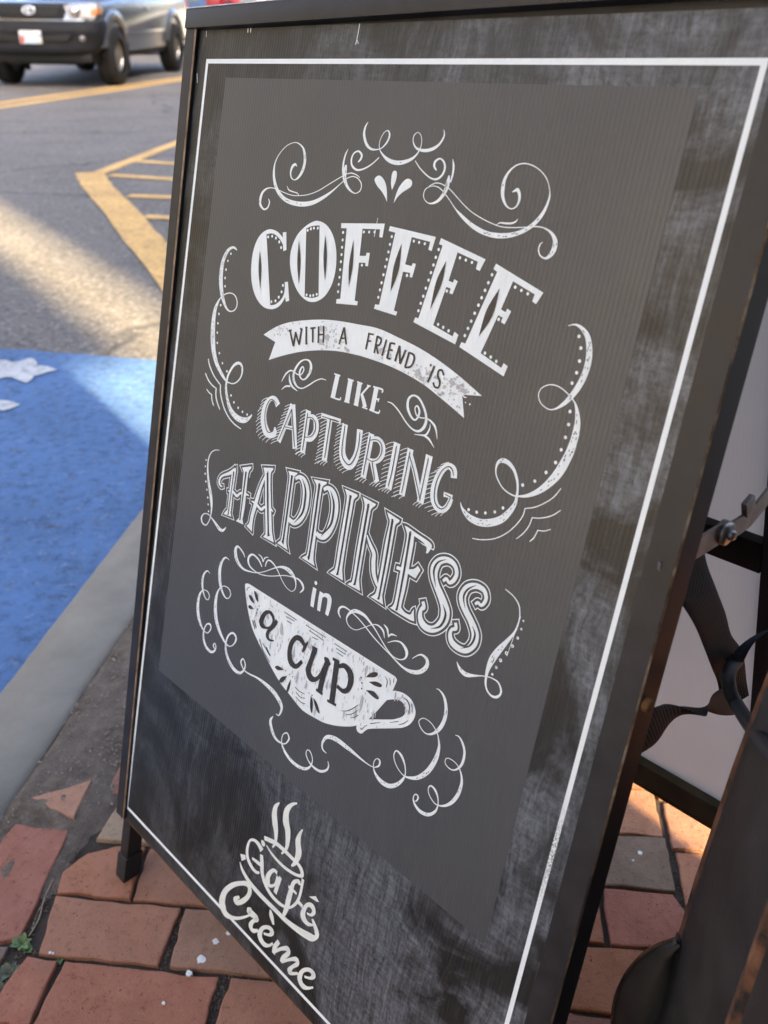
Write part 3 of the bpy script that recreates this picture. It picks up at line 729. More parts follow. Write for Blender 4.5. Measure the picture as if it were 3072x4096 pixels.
sw2796 3075 5 2754 3100 5 2721 3126 6
sw2795 3105 5 2755 3131 6 2725 3157 6
sw2795 3136 5 2752 3159 5 2717 3187 6
sw2801 3165 5 2759 3190 5 2727 3217 6
sw2806 3194 5 2767 3220 6 2737 3246 6
sw2812 3223 5 2769 3247 5 2735 3275 6
sw2818 3252 5 2777 3277 6 2745 3305 6
sw2834 3276 5 2789 3300 5 2753 3329 6
sw2856 3299 5 2813 3324 5 2780 3351 6
sw2881 3318 5 2841 3344 5 2810 3371 6
sw2916 3328 5 2873 3353 5 2838 3381 6
sw2952 3338 5 2910 3364 5 2879 3391 6
sw3134 2946 5 3090 2968 5 3053 2995 5
sw3134 2977 5 3091 3000 5 3057 3026 5
sw3133 3007 5 3092 3032 5 3060 3058 5
sw3133 3038 5 3088 3061 5 3052 3088 5
sw3132 3069 5 3089 3093 5 3056 3119 5
sw3131 3100 5 3091 3125 5 3059 3151 5
sw3131 3131 5 3087 3155 5 3051 3182 5
sw3130 3162 5 3088 3187 5 3055 3213 5
sw3130 3193 5 3089 3219 5 3058 3245 5
sw3129 3224 5 3085 3249 5 3050 3276 5
sw3128 3255 5 3086 3281 5 3054 3308 5
sw3128 3287 5 3082 3311 5 3045 3339 5
sw3127 3318 5 3084 3343 5 3049 3371 5
sw3126 3349 5 3085 3376 5 3053 3403 5
sw3297 3341 5 3266 3363 5 3244 3389 6
sw3330 3336 5 3301 3359 5 3282 3385 6
sw3363 3332 5 3337 3355 6 3319 3380 6
sw2282 3364 6 2244 3387 6 2216 3414 6
sw2316 3366 6 2281 3390 6 2257 3416 6
sw2351 3368 6 2319 3393 6 2297 3418 6
sw2597 3356 6 2562 3378 6 2536 3406 6
sw2632 3353 6 2599 3377 6 2576 3404 6
sw2667 3350 6 2636 3375 6 2617 3402 6
sw3132 3348 5 3101 3369 5 3078 3394 6
sw3164 3349 5 3136 3371 6 3116 3396 6
sw3197 3350 5 3171 3373 6 3154 3397 6
sw3478 2943 76 3471 3351 77
sk3477 2972 9 3479 3165 9 3467 3324 9
sw3639 2949 67 3636 3354 68
sw3651 2997 47 3746 3141 54 3849 3331 47
sw3853 2941 75 3851 3349 76
sk3639 2979 8 3632 3330 8
sk3647 3013 8 3720 3113 8 3846 3321 8
sk3850 2967 8 3846 3152 8 3843 3326 8
sw4149 3041 63 4130 2980 65 4068 2966 52 4007 3031 61 3973 3148 71 3981 3251 75 4031 3317 67 4098 3324 51 4145 3275 53 4163 3205 47
sw4174 3195 40 4128 3193 36 4079 3198 41
sk4145 3024 5 4116 2977 11 4069 2970 8 4011 3030 7 3981 3145 8 3990 3249 8 4028 3307 9 4087 3319 9 4132 3279 7 4158 3197 7
sk4158 3197 7 4096 3193 7
sw3438 2946 5 3391 2968 5 3351 2994 5
sw3439 2981 5 3393 3005 5 3356 3031 5
sw3439 3017 5 3395 3042 5 3360 3068 5
sw3439 3053 5 3392 3077 5 3353 3103 5
sw3440 3090 5 3395 3114 5 3358 3140 5
sw3440 3126 5 3397 3151 5 3362 3178 5
sw3441 3162 5 3394 3186 5 3355 3213 5
sw3441 3198 5 3396 3224 5 3360 3251 5
sw3442 3235 5 3399 3261 5 3364 3288 5
sw3442 3272 5 3396 3297 5 3357 3324 5
sw3442 3308 5 3398 3334 5 3362 3362 5
sw3443 3345 5 3395 3370 5 3355 3398 5
sw3610 2948 5 3566 2970 5 3529 2995 5
sw3610 2984 5 3567 3007 5 3533 3032 5
sw3609 3020 5 3569 3044 5 3537 3069 5
sw3609 3056 5 3566 3079 5 3530 3105 5
sw3609 3093 5 3567 3117 5 3533 3142 5
sw3609 3129 5 3569 3154 5 3537 3179 5
sw3609 3166 5 3565 3189 5 3530 3216 5
sw3609 3203 5 3567 3227 5 3534 3253 5
sw3609 3240 5 3569 3265 5 3538 3291 5
sw3608 3277 5 3565 3301 5 3530 3327 5
sw3608 3314 5 3567 3339 5 3534 3365 5
sw3608 3351 5 3563 3375 5 3526 3402 5
sw3830 3342 5 3801 3363 5 3779 3389 5
sw3860 3343 5 3832 3365 5 3813 3390 5
sw3889 3344 5 3863 3366 5 3846 3391 5
sw4067 2935 5 4025 2956 5 3990 2979 5
sw4039 2969 5 3998 2990 5 3964 3013 5
sw4010 3002 5 3971 3025 5 3939 3048 5
sw3981 3036 5 3938 3057 5 3903 3081 5
sw3966 3073 5 3925 3096 5 3891 3119 5
sw3954 3112 5 3914 3135 5 3883 3158 5
sw3942 3150 5 3899 3172 5 3863 3196 5
sw3944 3187 5 3903 3210 5 3870 3234 5
sw3948 3224 5 3909 3248 5 3878 3272 5
sw3954 3261 5 3912 3284 5 3877 3308 5
sw3973 3292 5 3932 3316 5 3900 3341 5
sw3991 3324 5 3948 3347 5 3912 3372 5
sw4027 3341 5 3986 3365 5 3952 3389 5
sw4067 3355 5 4028 3379 5 3996 3404 5
sw3451 3348 5 3422 3369 5 3401 3394 6
sw3479 3347 5 3452 3368 5 3433 3392 6
sw3507 3345 5 3482 3367 5 3466 3391 6
sw3301 3336 5 3270 3358 5 3248 3384 6
sw3331 3334 5 3302 3357 5 3282 3383 6
sw3360 3332 5 3334 3356 6 3316 3381 6
sw3614 3347 5 3579 3369 5 3552 3394 5
sw3669 3344 5 3636 3366 5 3611 3391 5
sw4093 3346 5 4062 3370 5 4039 3401 5
sw4142 3322 5 4113 3347 5 4092 3377 5''',
'happiness_lettering':'''qw1335 3804 1 1335 3962 0 1331 4080 0 1339 4258 0 1335 4292 0 1361 4333 1 1223 4351 1 1254 4305 0 1277 4270 0 1270 4100 0 1269 3956 0 1270 3911 1 1300 3857 0
ow1317 3834 39 1274 3876 42 1208 3917 32 1127 3960 24 1083 4005 26 1078 4053 33 1114 4079 21 1143 4073 5
qw1430 3782 1 1575 3725 1 1577 3746 0 1547 3790 0 1543 3905 0 1559 4139 0 1550 4276 0 1551 4298 0 1575 4344 1 1444 4351 1 1474 4316 0 1488 4280 0 1480 4076 0 1468 3858 0 1463 3816 0
ow1246 4090 9 1332 4072 27 1403 4092 30 1459 4045 25 1542 4027 26 1601 4024 9
sk1304 3863 22 1305 4052 14 1302 4307 17 1296 4323 20
sk1504 3803 27 1507 4067 19 1509 4290 19 1509 4316 25
qw1767 3679 1 1920 3637 1 1918 3658 0 1894 3700 0 1911 3805 0 1976 4042 0 2021 4199 0 2044 4269 0 2089 4349 1 1911 4353 1 1933 4327 0 1941 4298 0 1905 4153 0 1847 3912 0 1800 3737 0
ow1817 3749 23 1765 3886 38 1723 4075 52 1696 4208 49 1691 4298 57 1678 4352 107
ow1650 4066 9 1721 4066 28 1819 4095 32 1872 4055 28 1951 4041 31 2011 4055 12
sk1842 3709 35 1851 3739 27 1907 3978 27 1981 4266 24 1999 4312 49
qw2147 3596 1 2283 3575 1 2275 3594 0 2250 3623 0 2248 3698 0 2257 3988 0 2264 4155 0 2273 4281 0 2308 4345 1 2139 4335 1 2167 4307 0 2191 4268 0 2191 4096 0 2185 3843 0 2179 3678 0 2173 3634 0
ow2266 3638 32 2322 3604 41 2396 3630 80 2445 3717 97 2455 3862 91 2411 3985 74 2343 4052 52 2272 4050 49 2249 4033 35
sk2212 3625 39 2213 3659 27 2221 4000 25 2223 4265 25 2220 4302 46
sk2362 3604 4 2429 3689 22 2448 3798 28 2435 3927 23 2343 4052 4
qw2520 3562 1 2705 3532 1 2698 3554 0 2661 3586 0 2652 3649 0 2659 3932 0 2672 4092 0 2686 4278 0 2721 4349 1 2526 4342 1 2563 4310 0 2591 4272 0 2590 4080 0 2578 3796 0 2577 3641 0 2564 3597 0
ow2679 3612 34 2730 3580 40 2798 3606 81 2847 3673 96 2868 3786 92 2846 3922 80 2790 4028 57 2712 4052 51 2671 4034 41
sk2610 3589 39 2612 3622 27 2623 3936 25 2625 4268 23 2618 4311 42
sk2771 3594 3 2834 3677 23 2854 3775 27 2843 3899 23 2743 4041 4
qw2946 3516 1 3120 3516 1 3118 3536 0 3086 3578 0 3084 3664 0 3081 3974 0 3088 4213 0 3096 4259 0 3123 4334 1 2935 4333 1 2969 4301 0 2998 4249 0 2995 4046 0 2998 3725 0 2994 3593 0 2978 3551 0
sk3038 3553 36 3039 3585 25 3042 3908 23 3042 4264 21 3034 4302 38
qw3185 3512 1 3360 3523 1 3354 3541 0 3317 3585 0 3313 3655 0 3312 3912 0 3318 4203 0 3327 4264 0 3357 4340 1 3183 4345 1 3211 4319 0 3240 4275 0 3233 3997 0 3233 3683 0 3232 3591 0 3212 3543 0
sk3276 3563 36 3275 3599 26 3276 3902 25 3280 4267 21 3271 4304 37
qw3508 3544 1 3666 3563 1 3661 3583 0 3630 3620 0 3629 3696 0 3633 4000 0 3629 4235 0 3632 4281 0 3660 4344 1 3494 4339 1 3530 4306 0 3550 4260 0 3556 4069 0 3551 3800 0 3559 3623 0 3532 3579 0
sk3589 3589 34 3589 3627 25 3596 3937 23 3596 4280 20 3589 4313 35
ow3320 3823 15 3377 3888 33 3441 3950 44 3455 4030 50 3483 4121 47 3526 4183 36 3561 4216 21
qw3733 3589 1 3773 3588 0 3896 3607 0 4016 3622 0 4063 3640 0 4064 3669 0 4041 3718 0 4019 3727 1 4020 3693 0 3998 3665 0 3945 3647 0 3859 3635 1 3868 3728 0 3870 3907 0 3873 4096 0 3865 4261 0 3884 4291 0 3937 4307 0 3985 4296 0 3997 4266 0 4012 4236 1 4018 4272 0 4040 4335 1 3967 4344 0 3740 4338 1 3769 4310 0 3784 4248 0 3782 4018 0 3785 3752 0 3780 3663 0 3763 3625 0
qw3861 3933 1 3924 3905 0 3962 3863 1 3998 3887 1 3962 3976 1 3912 3974 0 3855 3966 1
qw3733 3953 1 3794 3943 1 3794 3976 1 3732 3982 1
sk3814 3623 33 3813 3659 24 3824 3963 22 3825 4286 19 3818 4318 34
ow4254 3882 25 4283 3851 31 4320 3869 29 4360 3831 37 4375 3767 38 4337 3710 42 4260 3696 49 4178 3737 63 4142 3815 84 4155 3884 74 4200 3947 65 4258 4004 73 4311 4063 83 4343 4123 96 4339 4207 83 4277 4295 61 4200 4329 60 4128 4315 65 4090 4263 48 4089 4203 33 4111 4175 41 4090 4131 33
sk4241 3698 3 4164 3755 16 4141 3845 20 4196 3959 3
sk4302 4067 3 4352 4142 23 4323 4252 19 4233 4316 3
ow4615 3933 21 4639 3909 27 4672 3918 26 4698 3887 31 4705 3839 35 4668 3791 41 4589 3788 47 4513 3833 58 4481 3911 72 4496 3970 71 4542 4023 61 4605 4075 61 4653 4126 70 4683 4178 74 4679 4253 67 4627 4328 51 4552 4348 53 4474 4332 55 4438 4282 41 4443 4231 27 4481 4203 34 4465 4159 30
sk4588 3782 3 4517 3846 15 4492 3921 18 4529 4003 3
sk4635 4112 3 4679 4172 18 4657 4270 16 4574 4337 3''',
'in_lettering':'''dw2772 4501 20
sw2770 4553 50 2768 4652 53 2772 4745 46
sw2868 4555 49 2867 4653 50 2871 4745 43
sw2863 4612 24 2919 4563 34 2982 4566 58 2995 4640 53 2985 4738 43''',
'cup_drawing':'''pw1736 4955 0 1747 4924 0 1794 4908 1 3943 4900 1 3971 4912 0 3975 4938 0 3951 5041 1 3986 5021 0 4083 4996 0 4178 5011 0 4238 5068 0 4250 5134 0 4221 5215 0 4157 5286 0 4068 5345 0 3785 5505 0 3730 5553 0 3687 5608 0 3638 5616 0 3613 5591 0 3614 5564 1 3530 5621 0 3373 5700 0 3205 5760 0 3074 5781 0 2925 5797 0 2833 5790 0 2664 5740 0 2474 5679 0 2236 5543 0 2070 5434 0 1948 5339 0 1844 5198 0 1778 5067 0/3739 5433 1 3799 5341 0 3867 5222 0 3908 5151 1 3986 5104 0 4053 5080 0 4113 5093 0 4139 5136 0 4123 5194 0 4065 5249 0 3993 5299 0
pk3616 5071 1 3661 5007 0 3727 4966 0 3752 4979 0 3719 5020 0
pk3661 5095 1 3748 5049 0 3817 5045 0 3808 5074 0 3737 5094 0
pk3644 5185 1 3741 5150 0 3812 5176 0 3797 5200 0 3731 5201 0
dk3561 5101 9
dk3583 5145 9
dk3594 5197 9
sk3837 4953 4 3873 4981 10 3875 5041 6
sk3892 4942 5 3908 4971 8 3911 5004 5
sk3942 4930 8 3949 4959 8
sk3385 5531 3 3454 5499 7 3530 5433 9 3588 5364 6
sk3457 5536 4 3532 5488 7 3595 5416 5
sk3526 5534 4 3579 5493 7 3613 5453 5
sk3773 5457 9 3887 5385 4
sk3995 5328 4 4085 5266 7
sk4097 5294 4 4148 5252 7 4190 5201 4
sk4087 5032 5 4140 5039 12 4175 5077 10 4179 5142 4
sk4196 5042 8 4213 5106 6
sk3659 5562 6 3683 5566 9 3711 5520 6 3740 5493 4
sk2200 5048 28 2132 5082 44 2083 5163 62 2087 5226 75 2153 5238 31 2221 5203 23 2260 5131 29 2241 5076 41 2194 5053 42
sk2310 5091 42 2280 5159 41 2211 5249 43 2200 5309 50 2244 5333 27 2308 5310 12
sk2801 5097 13 2770 5164 42 2748 5232 22
sk2769 5160 43 2695 5119 59 2617 5142 50 2567 5240 60 2572 5346 70 2613 5408 74 2692 5411 48 2762 5323 39
sk2912 5124 69 2885 5251 58 2868 5366 73 2913 5420 79 2985 5406 44 3042 5334 41 3071 5249 42
sk2869 5119 33 2943 5116 33
sk3105 5163 68 3080 5315 68 3069 5488 65
sk3055 5142 22 3098 5158 66 3145 5178 27
sk3017 5498 29 3113 5499 29
sk3225 5088 70 3251 5518 71
sk3166 5101 30 3255 5093 30
sk3189 5526 28 3313 5513 27
sk3260 5136 35 3332 5096 53 3414 5124 78 3443 5195 73 3426 5289 54 3367 5336 45 3282 5327 39
pk1899 4957 0 1916 4939 0 1963 4971 0 1987 5033 1 1940 5013 0
pk1824 5029 0 1839 5011 0 1884 5018 0 1934 5071 1 1865 5063 0
pk1840 5136 0 1869 5113 0 1940 5130 1 1863 5154 0
dk2007 5065 7
dk1995 5105 7
dk1983 5151 7
dk2555 5525 7
dk2615 5537 7
dk2665 5537 7
sk1780 4988 7 1790 4956 8 1819 4935 4
pk2387 5568 0 2427 5533 0 2528 5530 1 2437 5576 0
pk2584 5569 1 2513 5613 0 2479 5671 0 2515 5677 0 2557 5628 0
pk2645 5575 1 2617 5653 0 2610 5731 0 2634 5718 0 2648 5647 0
sk2396 4959 8 2590 4960 8
sk2435 4992 8 2564 4985 7
sk2459 5028 8 2531 5025 8
sk2735 4951 7 3029 4947 7
sk2790 4981 8 3006 4989 8
sk2847 5026 7 2929 5016 7
sk3153 4951 7 3331 4951 7
sk3188 4985 7 3319 4986 7
sk3207 5018 7 3290 5019 7
sk2090 5397 11 2166 5483 11 2295 5557 10
sk2151 5415 10 2287 5491 10
sk2210 5430 11 2285 5483 11
sk1936 5251 12 1995 5323 11
sk1964 5239 12 2011 5302 11
sk2726 5621 9 2796 5631 8 2869 5622 7
sk2749 5664 9 2821 5682 8 2883 5661 7
sk2756 5711 9 2831 5727 8 2899 5715 7
pk2960 5593 1 3000 5640 0 3016 5749 0 2988 5736 0 2967 5675 0
pk2995 5597 1 3062 5625 0 3116 5696 0 3093 5703 0 3040 5664 0
dk2929 5581 7
dk2976 5580 7''',
'cafe_logo':'''sc2765 6917 14 2721 6997 55 2721 7090 82 2750 7174 90 2779 7241 72 2797 7315 49 2798 7383 34 2771 7453 20
sc3018 6765 18 2941 6835 40 2891 6941 75 2906 7057 100 2951 7128 87 2975 7240 64 2970 7336 39 2916 7433 18
sc3157 6982 15 3130 7061 44 3123 7150 79 3156 7245 89 3149 7334 67 3121 7412 44 3087 7462 20
sc2624 7434 47 2695 7410 51 2808 7376 49 2925 7367 48 3066 7373 45 3171 7378 43 3233 7403 54 3257 7449 52 3224 7485 34 3124 7522 35 2966 7546 38 2795 7532 34 2676 7491 17
sc2620 7595 72 2556 7562 58 2480 7560 35 2414 7604 28 2389 7693 40 2395 7778 49 2434 7841 53 2515 7885 50 2591 7886 37 2635 7856 21
sc2589 7487 23 2620 7502 65 2646 7521 37
pc2289 7859 1 2371 7817 1 2392 7857 1 2329 7923 1
sc2485 7780 28 2565 7770 44 2633 7763 41
sc2624 7641 50 2648 7721 62 2679 7833 58 2748 7918 57 2859 7973 51 2994 7981 43 3106 7951 32 3186 7892 27 3253 7782 34 3278 7669 36 3282 7563 37 3280 7484 40
sc2303 7955 14 2363 8018 48 2477 8066 56 2611 8089 61 2764 8096 60 3008 8094 60 3116 8094 62 3253 8078 67 3395 8048 81 3521 8008 85 3590 7959 46 3596 7902 69 3549 7844 54 3501 7803 30
sc2901 7678 45 2842 7684 38 2784 7777 55 2779 7861 81 2828 7888 42 2897 7821 28 2920 7708 44
sc2963 7687 41 2939 7791 54 2919 7916 51
sc3246 7580 48 3227 7547 37 3162 7611 45 3142 7724 63 3129 7846 71 3120 7959 64 3090 8087 35
sc3096 7705 35 3165 7699 36 3229 7700 29
sc3416 7798 24 3477 7774 29 3505 7715 53 3471 7676 66 3405 7704 40 3366 7801 57 3378 7878 83 3450 7897 49 3525 7858 21
sc3273 7767 47 3342 7772 42
pc3404 7606 1 3492 7535 1 3550 7562 1 3520 7583 1
sc2381 8354 30 2315 8436 58 2352 8453 54 2440 8368 56 2513 8255 56 2531 8163 68 2483 8120 65 2384 8173 49 2250 8291 56 2140 8445 68 2106 8575 96 2121 8659 124 2191 8713 93 2295 8688 49 2414 8613 36 2524 8511 27 2587 8441 22
sc2602 8349 30 2566 8407 83 2641 8396 83 2715 8395 62 2657 8469 42 2631 8552 71 2681 8574 52 2756 8512 29
sc2850 8481 28 2944 8427 35 2970 8362 70 2899 8364 45 2817 8443 46 2797 8554 83 2870 8595 69 2955 8556 32 3012 8484 28
sc2892 8145 24 2923 8202 72 2976 8273 30
sc3095 8394 47 3048 8506 56 3046 8590 52
sc3049 8565 34 3149 8445 37 3240 8375 57 3256 8419 52 3192 8528 47 3177 8595 41
sc3191 8576 34 3296 8465 33 3389 8390 53 3410 8427 47 3345 8523 38 3318 8599 67 3365 8587 36 3443 8522 28
sc3538 8486 25 3632 8427 33 3652 8362 70 3583 8363 44 3500 8446 43 3478 8558 73 3531 8600 73 3609 8570 34 3682 8500 20''',
}
# ================================================================ SETTING
def sheet(name, pts, mat, kind='structure'):
    return mesh_obj(name, pts, [tuple(range(len(pts)))], mat, kind=kind)
SM = Matrix(((E1.x, E2.x, 0, 0), (E1.y, E2.y, 0, 0), (0, 0, -1, 0), (0, 0, 0, 1)))   # (a, b) street frame; third axis points down
def ab_sheet(name, ab, zf, mat, kind='structure', parent=None):
    V = [(a, b, -zf(a)) for a, b in ab]
    tris = tessellate_polygon([[Vector((a, b, 0)) for a, b in ab]])
    fixed = []
    for t in tris:
        (x0, y0), (x1, y1), (x2, y2) = (ab[i] for i in t)
        fixed.append(tuple(t) if (x1 - x0) * (y2 - y0) - (x2 - x0) * (y1 - y0) < 0 else tuple(reversed(t)))
    return mesh_obj(name, V, fixed, mat, parent, kind=kind, matrix=SM)
flat = lambda z: (lambda a: z)
ab_sheet('ground', [(-600, -900), (600, -900), (600, 900), (-600, 900)], flat(-.35), M_GRASS)
ab_sheet('road', [(-12.5, -160), (-.300, -160), (-.300, 120), (-12.5, 120)], road_z, M_ASPHALT)
ab_sheet('grass_verge', [(-420, -700), (-12.7, -700), (-12.7, 500), (-420, 500)], flat(.66), M_GRASS)
box_obj('far_kerb', -12.72, -12.5, -160, 120, -.70, -.2, M_CONC, matrix=SM, bev=.02, kind='structure')
# near kerb: 146 mm wide, slightly uneven arris
bm = bmesh.new(); nb = 220; prev = None
for i in range(nb + 1):
    b = -40 + 46 * i / nb if i < nb else 6.0
    if i: b = -2.6 + 3.4 * (i - 1) / (nb - 2) if 0 < i < nb else b
    w = lambda s: .004 * noise.noise(Vector((b * 6, s, 0))) + .002 * noise.noise(Vector((b * 25, s, 3)))
    prof = [(-.372, .16), (-.372 + w(1), .012), (-.360 + w(2), .001 + abs(w(5)) * .4), (-.29, -.001 + w(3) * .3), (-.232 + w(4), .0005), (-.221 + w(6), .010), (-.220, .16)]
    ring = [bm.verts.new((a, b, z)) for a, z in prof]
    if prev:
        for k in range(len(prof) - 1): bm.faces.new((prev[k], prev[k + 1], ring[k + 1], ring[k]))
    prev = ring
bm_obj('kerb', bm, M_CONC, kind='structure', matrix=SM, smooth=True)
# road markings
def mark(name, ab, mat, dz=.004): return ab_sheet(name, ab, lambda a: road_z(a) + dz, mat)
def rough_edge(ab, step=.05, amp=.008, seed=0):
    out = []
    for (a0, b0), (a1, b1) in zip(ab, ab[1:] + ab[:1]):
        n = max(1, int(math.hypot(a1 - a0, b1 - b0) / step))
        for k in range(n):
            t = k / n; a, b = a0 + (a1 - a0) * t, b0 + (b1 - b0) * t
            out.append((a + amp * noise.noise(Vector((a * 9, b * 9, seed))), b + amp * noise.noise(Vector((a * 9, b * 9, seed + 7)))))
    return out
mark('blue_painted_bay', rough_edge([(-2.5, -2.24), (-1.2, -2.223), (-.42, -2.18), (-.425, -1.5), (-.43, .2), (-.43, 3.0), (-2.5, 3.0)], .07, .012), M_BLUE)
W1 = [(-1.65, -2.06), (-1.52, -2.13), (-1.40, -2.09), (-1.317, -2.102), (-1.297, -2.105), (-1.264, -2.089), (-1.242, -2.102), (-1.23, -2.133), (-1.216, -2.141), (-1.2, -2.128), (-1.171, -2.09), (-1.17, -2.075), (-1.124, -2.07), (-1.108, -2.061), (-1.076, -2.043), (-1.099, -2.018), (-1.117, -1.985), (-1.129, -1.978), (-1.12, -1.948), (-1.119, -1.917), (-1.128, -1.913), (-1.158, -1.93), (-1.195, -1.952), (-1.214, -1.949), (-1.227, -1.932), (-1.34, -1.90), (-1.46, -1.96), (-1.60, -1.94)]
mark('white_painted_figure', W1, M_ROADWHITE, .008)
mark('white_painted_figure', [(-1.5, -1.80), (-1.3, -1.79), (-1.134, -1.757), (-1.109, -1.756), (-1.086, -1.75), (-1.051, -1.731), (-1.064, -1.699), (-1.077, -1.68), (-1.093, -1.68), (-1.28, -1.66), (-1.48, -1.70)], M_ROADWHITE, .008)
def strip(name, pts, w, mat, dz=.004):
    L, R_ = [], []
    for i, (a, b) in enumerate(pts):
        p, q = pts[max(i - 1, 0)], pts[min(i + 1, len(pts) - 1)]; da, db = q[0] - p[0], q[1] - p[1]; l = math.hypot(da, db)
        L.append((a - db / l * w / 2, b + da / l * w / 2)); R_.append((a + db / l * w / 2, b - da / l * w / 2))
    return mark(name, rough_edge(L + R_[::-1], .12, .012), mat, dz)
strip('yellow_centre_line', [(-5.93, -9.4), (-5.86, -10.9), (-5.52, -13.2), (-5.22, -15.6), (-5.0, -20), (-4.95, -60)], .17, M_YELLOW)
strip('yellow_centre_line', [(-5.72, -9.0), (-5.63, -10.2), (-5.36, -12.2), (-5.08, -14.8), (-4.8, -20), (-4.72, -60)], .17, M_YELLOW)
strip('yellow_hatch_line', [(-2.62, -5.85), (-2.615, -8.0), (-2.61, -11), (-2.61, -15)], .115, M_YELLOW)
strip('yellow_hatch_line', [(-2.69, -5.98), (-2.38, -5.43), (-1.88, -4.62), (-1.53, -4.02), (-1.24, -3.55), (-.95, -3.05), (-.60, -2.5)], .20, M_YELLOW, .008)
for a0, b0, a1, b1 in [(-2.56, -7.6, -.5, -7.3), (-2.56, -6.60, -1.9, -6.46), (-2.50, -5.92, -1.2, -5.72), (-2.06, -5.17, -1.0, -5.20), (-1.72, -4.56, -.7, -4.52), (-2.56, -8.8, -.5, -8.5), (-2.56, -10.2, -.5, -9.9)]:
    strip('yellow_hatch_bar', [(a0, b0), ((a0 + a1) / 2, (b0 + b1) / 2), (a1, b1)], .11, M_YELLOW, .006)
# gutter grit along the kerb
def pebbles(name, spots, mat, parent=None, kind='stuff'):
    V, F = [], []
    for (x, y, z, r) in spots:
        o = len(V); ph = random.random() * 6
        base = [(math.cos(ph + k * 1.2566) * r * random.uniform(.7, 1.2), math.sin(ph + k * 1.2566) * r * random.uniform(.7, 1.2)) for k in range(5)]
        V += [(x + u, y + v, z - r * .2) for u, v in base] + [(x + random.uniform(-.2, .2) * r, y + random.uniform(-.2, .2) * r, z + r * .75)]
        F += [(o + k, o + (k + 1) % 5, o + 5) for k in range(5)]
    return mesh_obj(name, V, F, mat, parent, kind=kind)
sp = []
for _ in range(2600):
    b = random.uniform(-2.6, .6); a = -.372 - abs(random.gauss(0, .035)); p = AB(a, b, road_z(a)); sp.append((p.x, p.y, p.z, random.uniform(.0015, .0045)))
pebbles('gutter_grit', sp, M_GRIT)

def m_paving():
    m, nt, b = nodes_of('far_brick_paving', .85, 0, .3)
    v = coords(nt); t = N(nt, 'ShaderNodeTexBrick', Scale=1.0); nt.links.new(v, t.inputs['Vector'])
    for k, q in (('Brick Width', .1865), ('Row Height', .0862), ('Mortar Size', .003), ('Mortar Smooth', .2), ('Bias', 0.0)): t.inputs[k].default_value = q
    t.inputs['Color1'].default_value = (.40, .15, .085, 1); t.inputs['Color2'].default_value = (.28, .12, .08, 1); t.inputs['Mortar'].default_value = (.06, .05, .04, 1)
    f = noise_tex(nt, v, 30, 7, .7); c = mix(nt, 1.0, t.outputs['Color'], ramp(nt, f, [(.3, (.6, .57, .55)), (.55, (1, 1, 1))]), 'MULTIPLY')
    nt.links.new(c, b.inputs['Base Color']); bump(nt, b, math_n(nt, 'SUBTRACT', math_n(nt, 'MULTIPLY', f, .4), t.outputs['Fac']), .8, .004); return m
M_PAVE = m_paving()
for ab in ([(-.216, -60), (1.5, -60), (1.5, -.757), (-.216, -.757)], [(-.216, .63), (1.5, .63), (1.5, 60), (-.216, 60)]): ab_sheet('brick_paving', ab, flat(-.0015), M_PAVE)
# ---- brick sidewalk: every brick near the sign is a piece of its own
sw = ab_sheet('sidewalk', [(-.222, -60), (1.5, -60), (1.5, 60), (-.222, 60)], flat(-.0062), M_JOINT)
ab_sheet('forecourt', [(1.5, -60), (60, -60), (60, 60), (1.5, 60)], flat(-.0045), M_CONC)
def brick_mesh(poly, seed, z_top=0.0, res=.014):
    """clay paver from an outline (a, b): worn rounded arris, uneven top"""
    # resample outline
    out = []
    for (a0, b0), (a1, b1) in zip(poly, poly[1:] + poly[:1]):
        n = max(1, int(math.hypot(a1 - a0, b1 - b0) / .011))
        for k in range(n):
            t = k / n; a, b = a0 + (a1 - a0) * t, b0 + (b1 - b0) * t
            q = .0034 * noise.noise(Vector((a * 45 + seed * 5, b * 45, seed))); q2 = .0034 * noise.noise(Vector((a * 30, b * 30 + seed * 5, seed + 9)))
            out.append((a + q, b + q2))
    ca = sum(p[0] for p in out) / len(out); cb = sum(p[1] for p in out) / len(out)
    V, F = [], []; n = len(out)
    def ring(s_off, z, wob):
        for a, b in out:
            d = math.hypot(a - ca, b - cb); k = max(0.0, (d - s_off) / d)
            V.append((ca + (a - ca) * k, cb + (b - cb) * k, z + wob * noise.noise(Vector((a * 22, b * 22, seed * 3.1)))))
    ring(0, -.03, 0); ring(0, -.006, .0008); ring(.0010, -.0010, .0012); ring(.0030, -.0001, .0009); ring(.020, 0, .0014)
    for r in range(4):
        for k in range(n): F.append((r * n + k, r * n + (k + 1) % n, (r + 1) * n + (k + 1) % n, (r + 1) * n + k))
    F.append(tuple(range(4 * n, 5 * n)))
    me = bpy.data.meshes.new('brick'); me.from_pydata([(x - ca, y - cb, -z) for x, y, z in V], [], [tuple(reversed(f)) if False else f for f in F]); me.materials.append(M_BRICK)
    bmm = bmesh.new(); bmm.from_mesh(me); bmesh.ops.recalc_face_normals(bmm, faces=bmm.faces); bmm.to_mesh(me); bmm.free()
    return me, ca, cb
BR_COL = [(.315, .135, .085), (.29, .12, .078), (.275, .135, .09), (.34, .15, .095), (.30, .145, .10), (.25, .115, .08)]
def put_brick(me, ca, cb, color, dz=0.0, tilt=(0, 0), rot=0.0):
    o = bpy.data.objects.new('brick', me); o.matrix_world = SM @ Matrix.Translation((ca, cb, -dz)) @ Matrix.Rotation(rot, 4, 'Z') @ Matrix.Rotation(tilt[0], 4, 'X') @ Matrix.Rotation(tilt[1], 4, 'Y')
    o.color = (*color, 1); link(o, sw)
    return o
def one_brick(poly, color, seed, dz=0.0, tilt=(0, 0)):
    me, ca, cb = brick_mesh(poly, seed); return put_brick(me, ca, cb, color, dz, tilt)
g = .0035
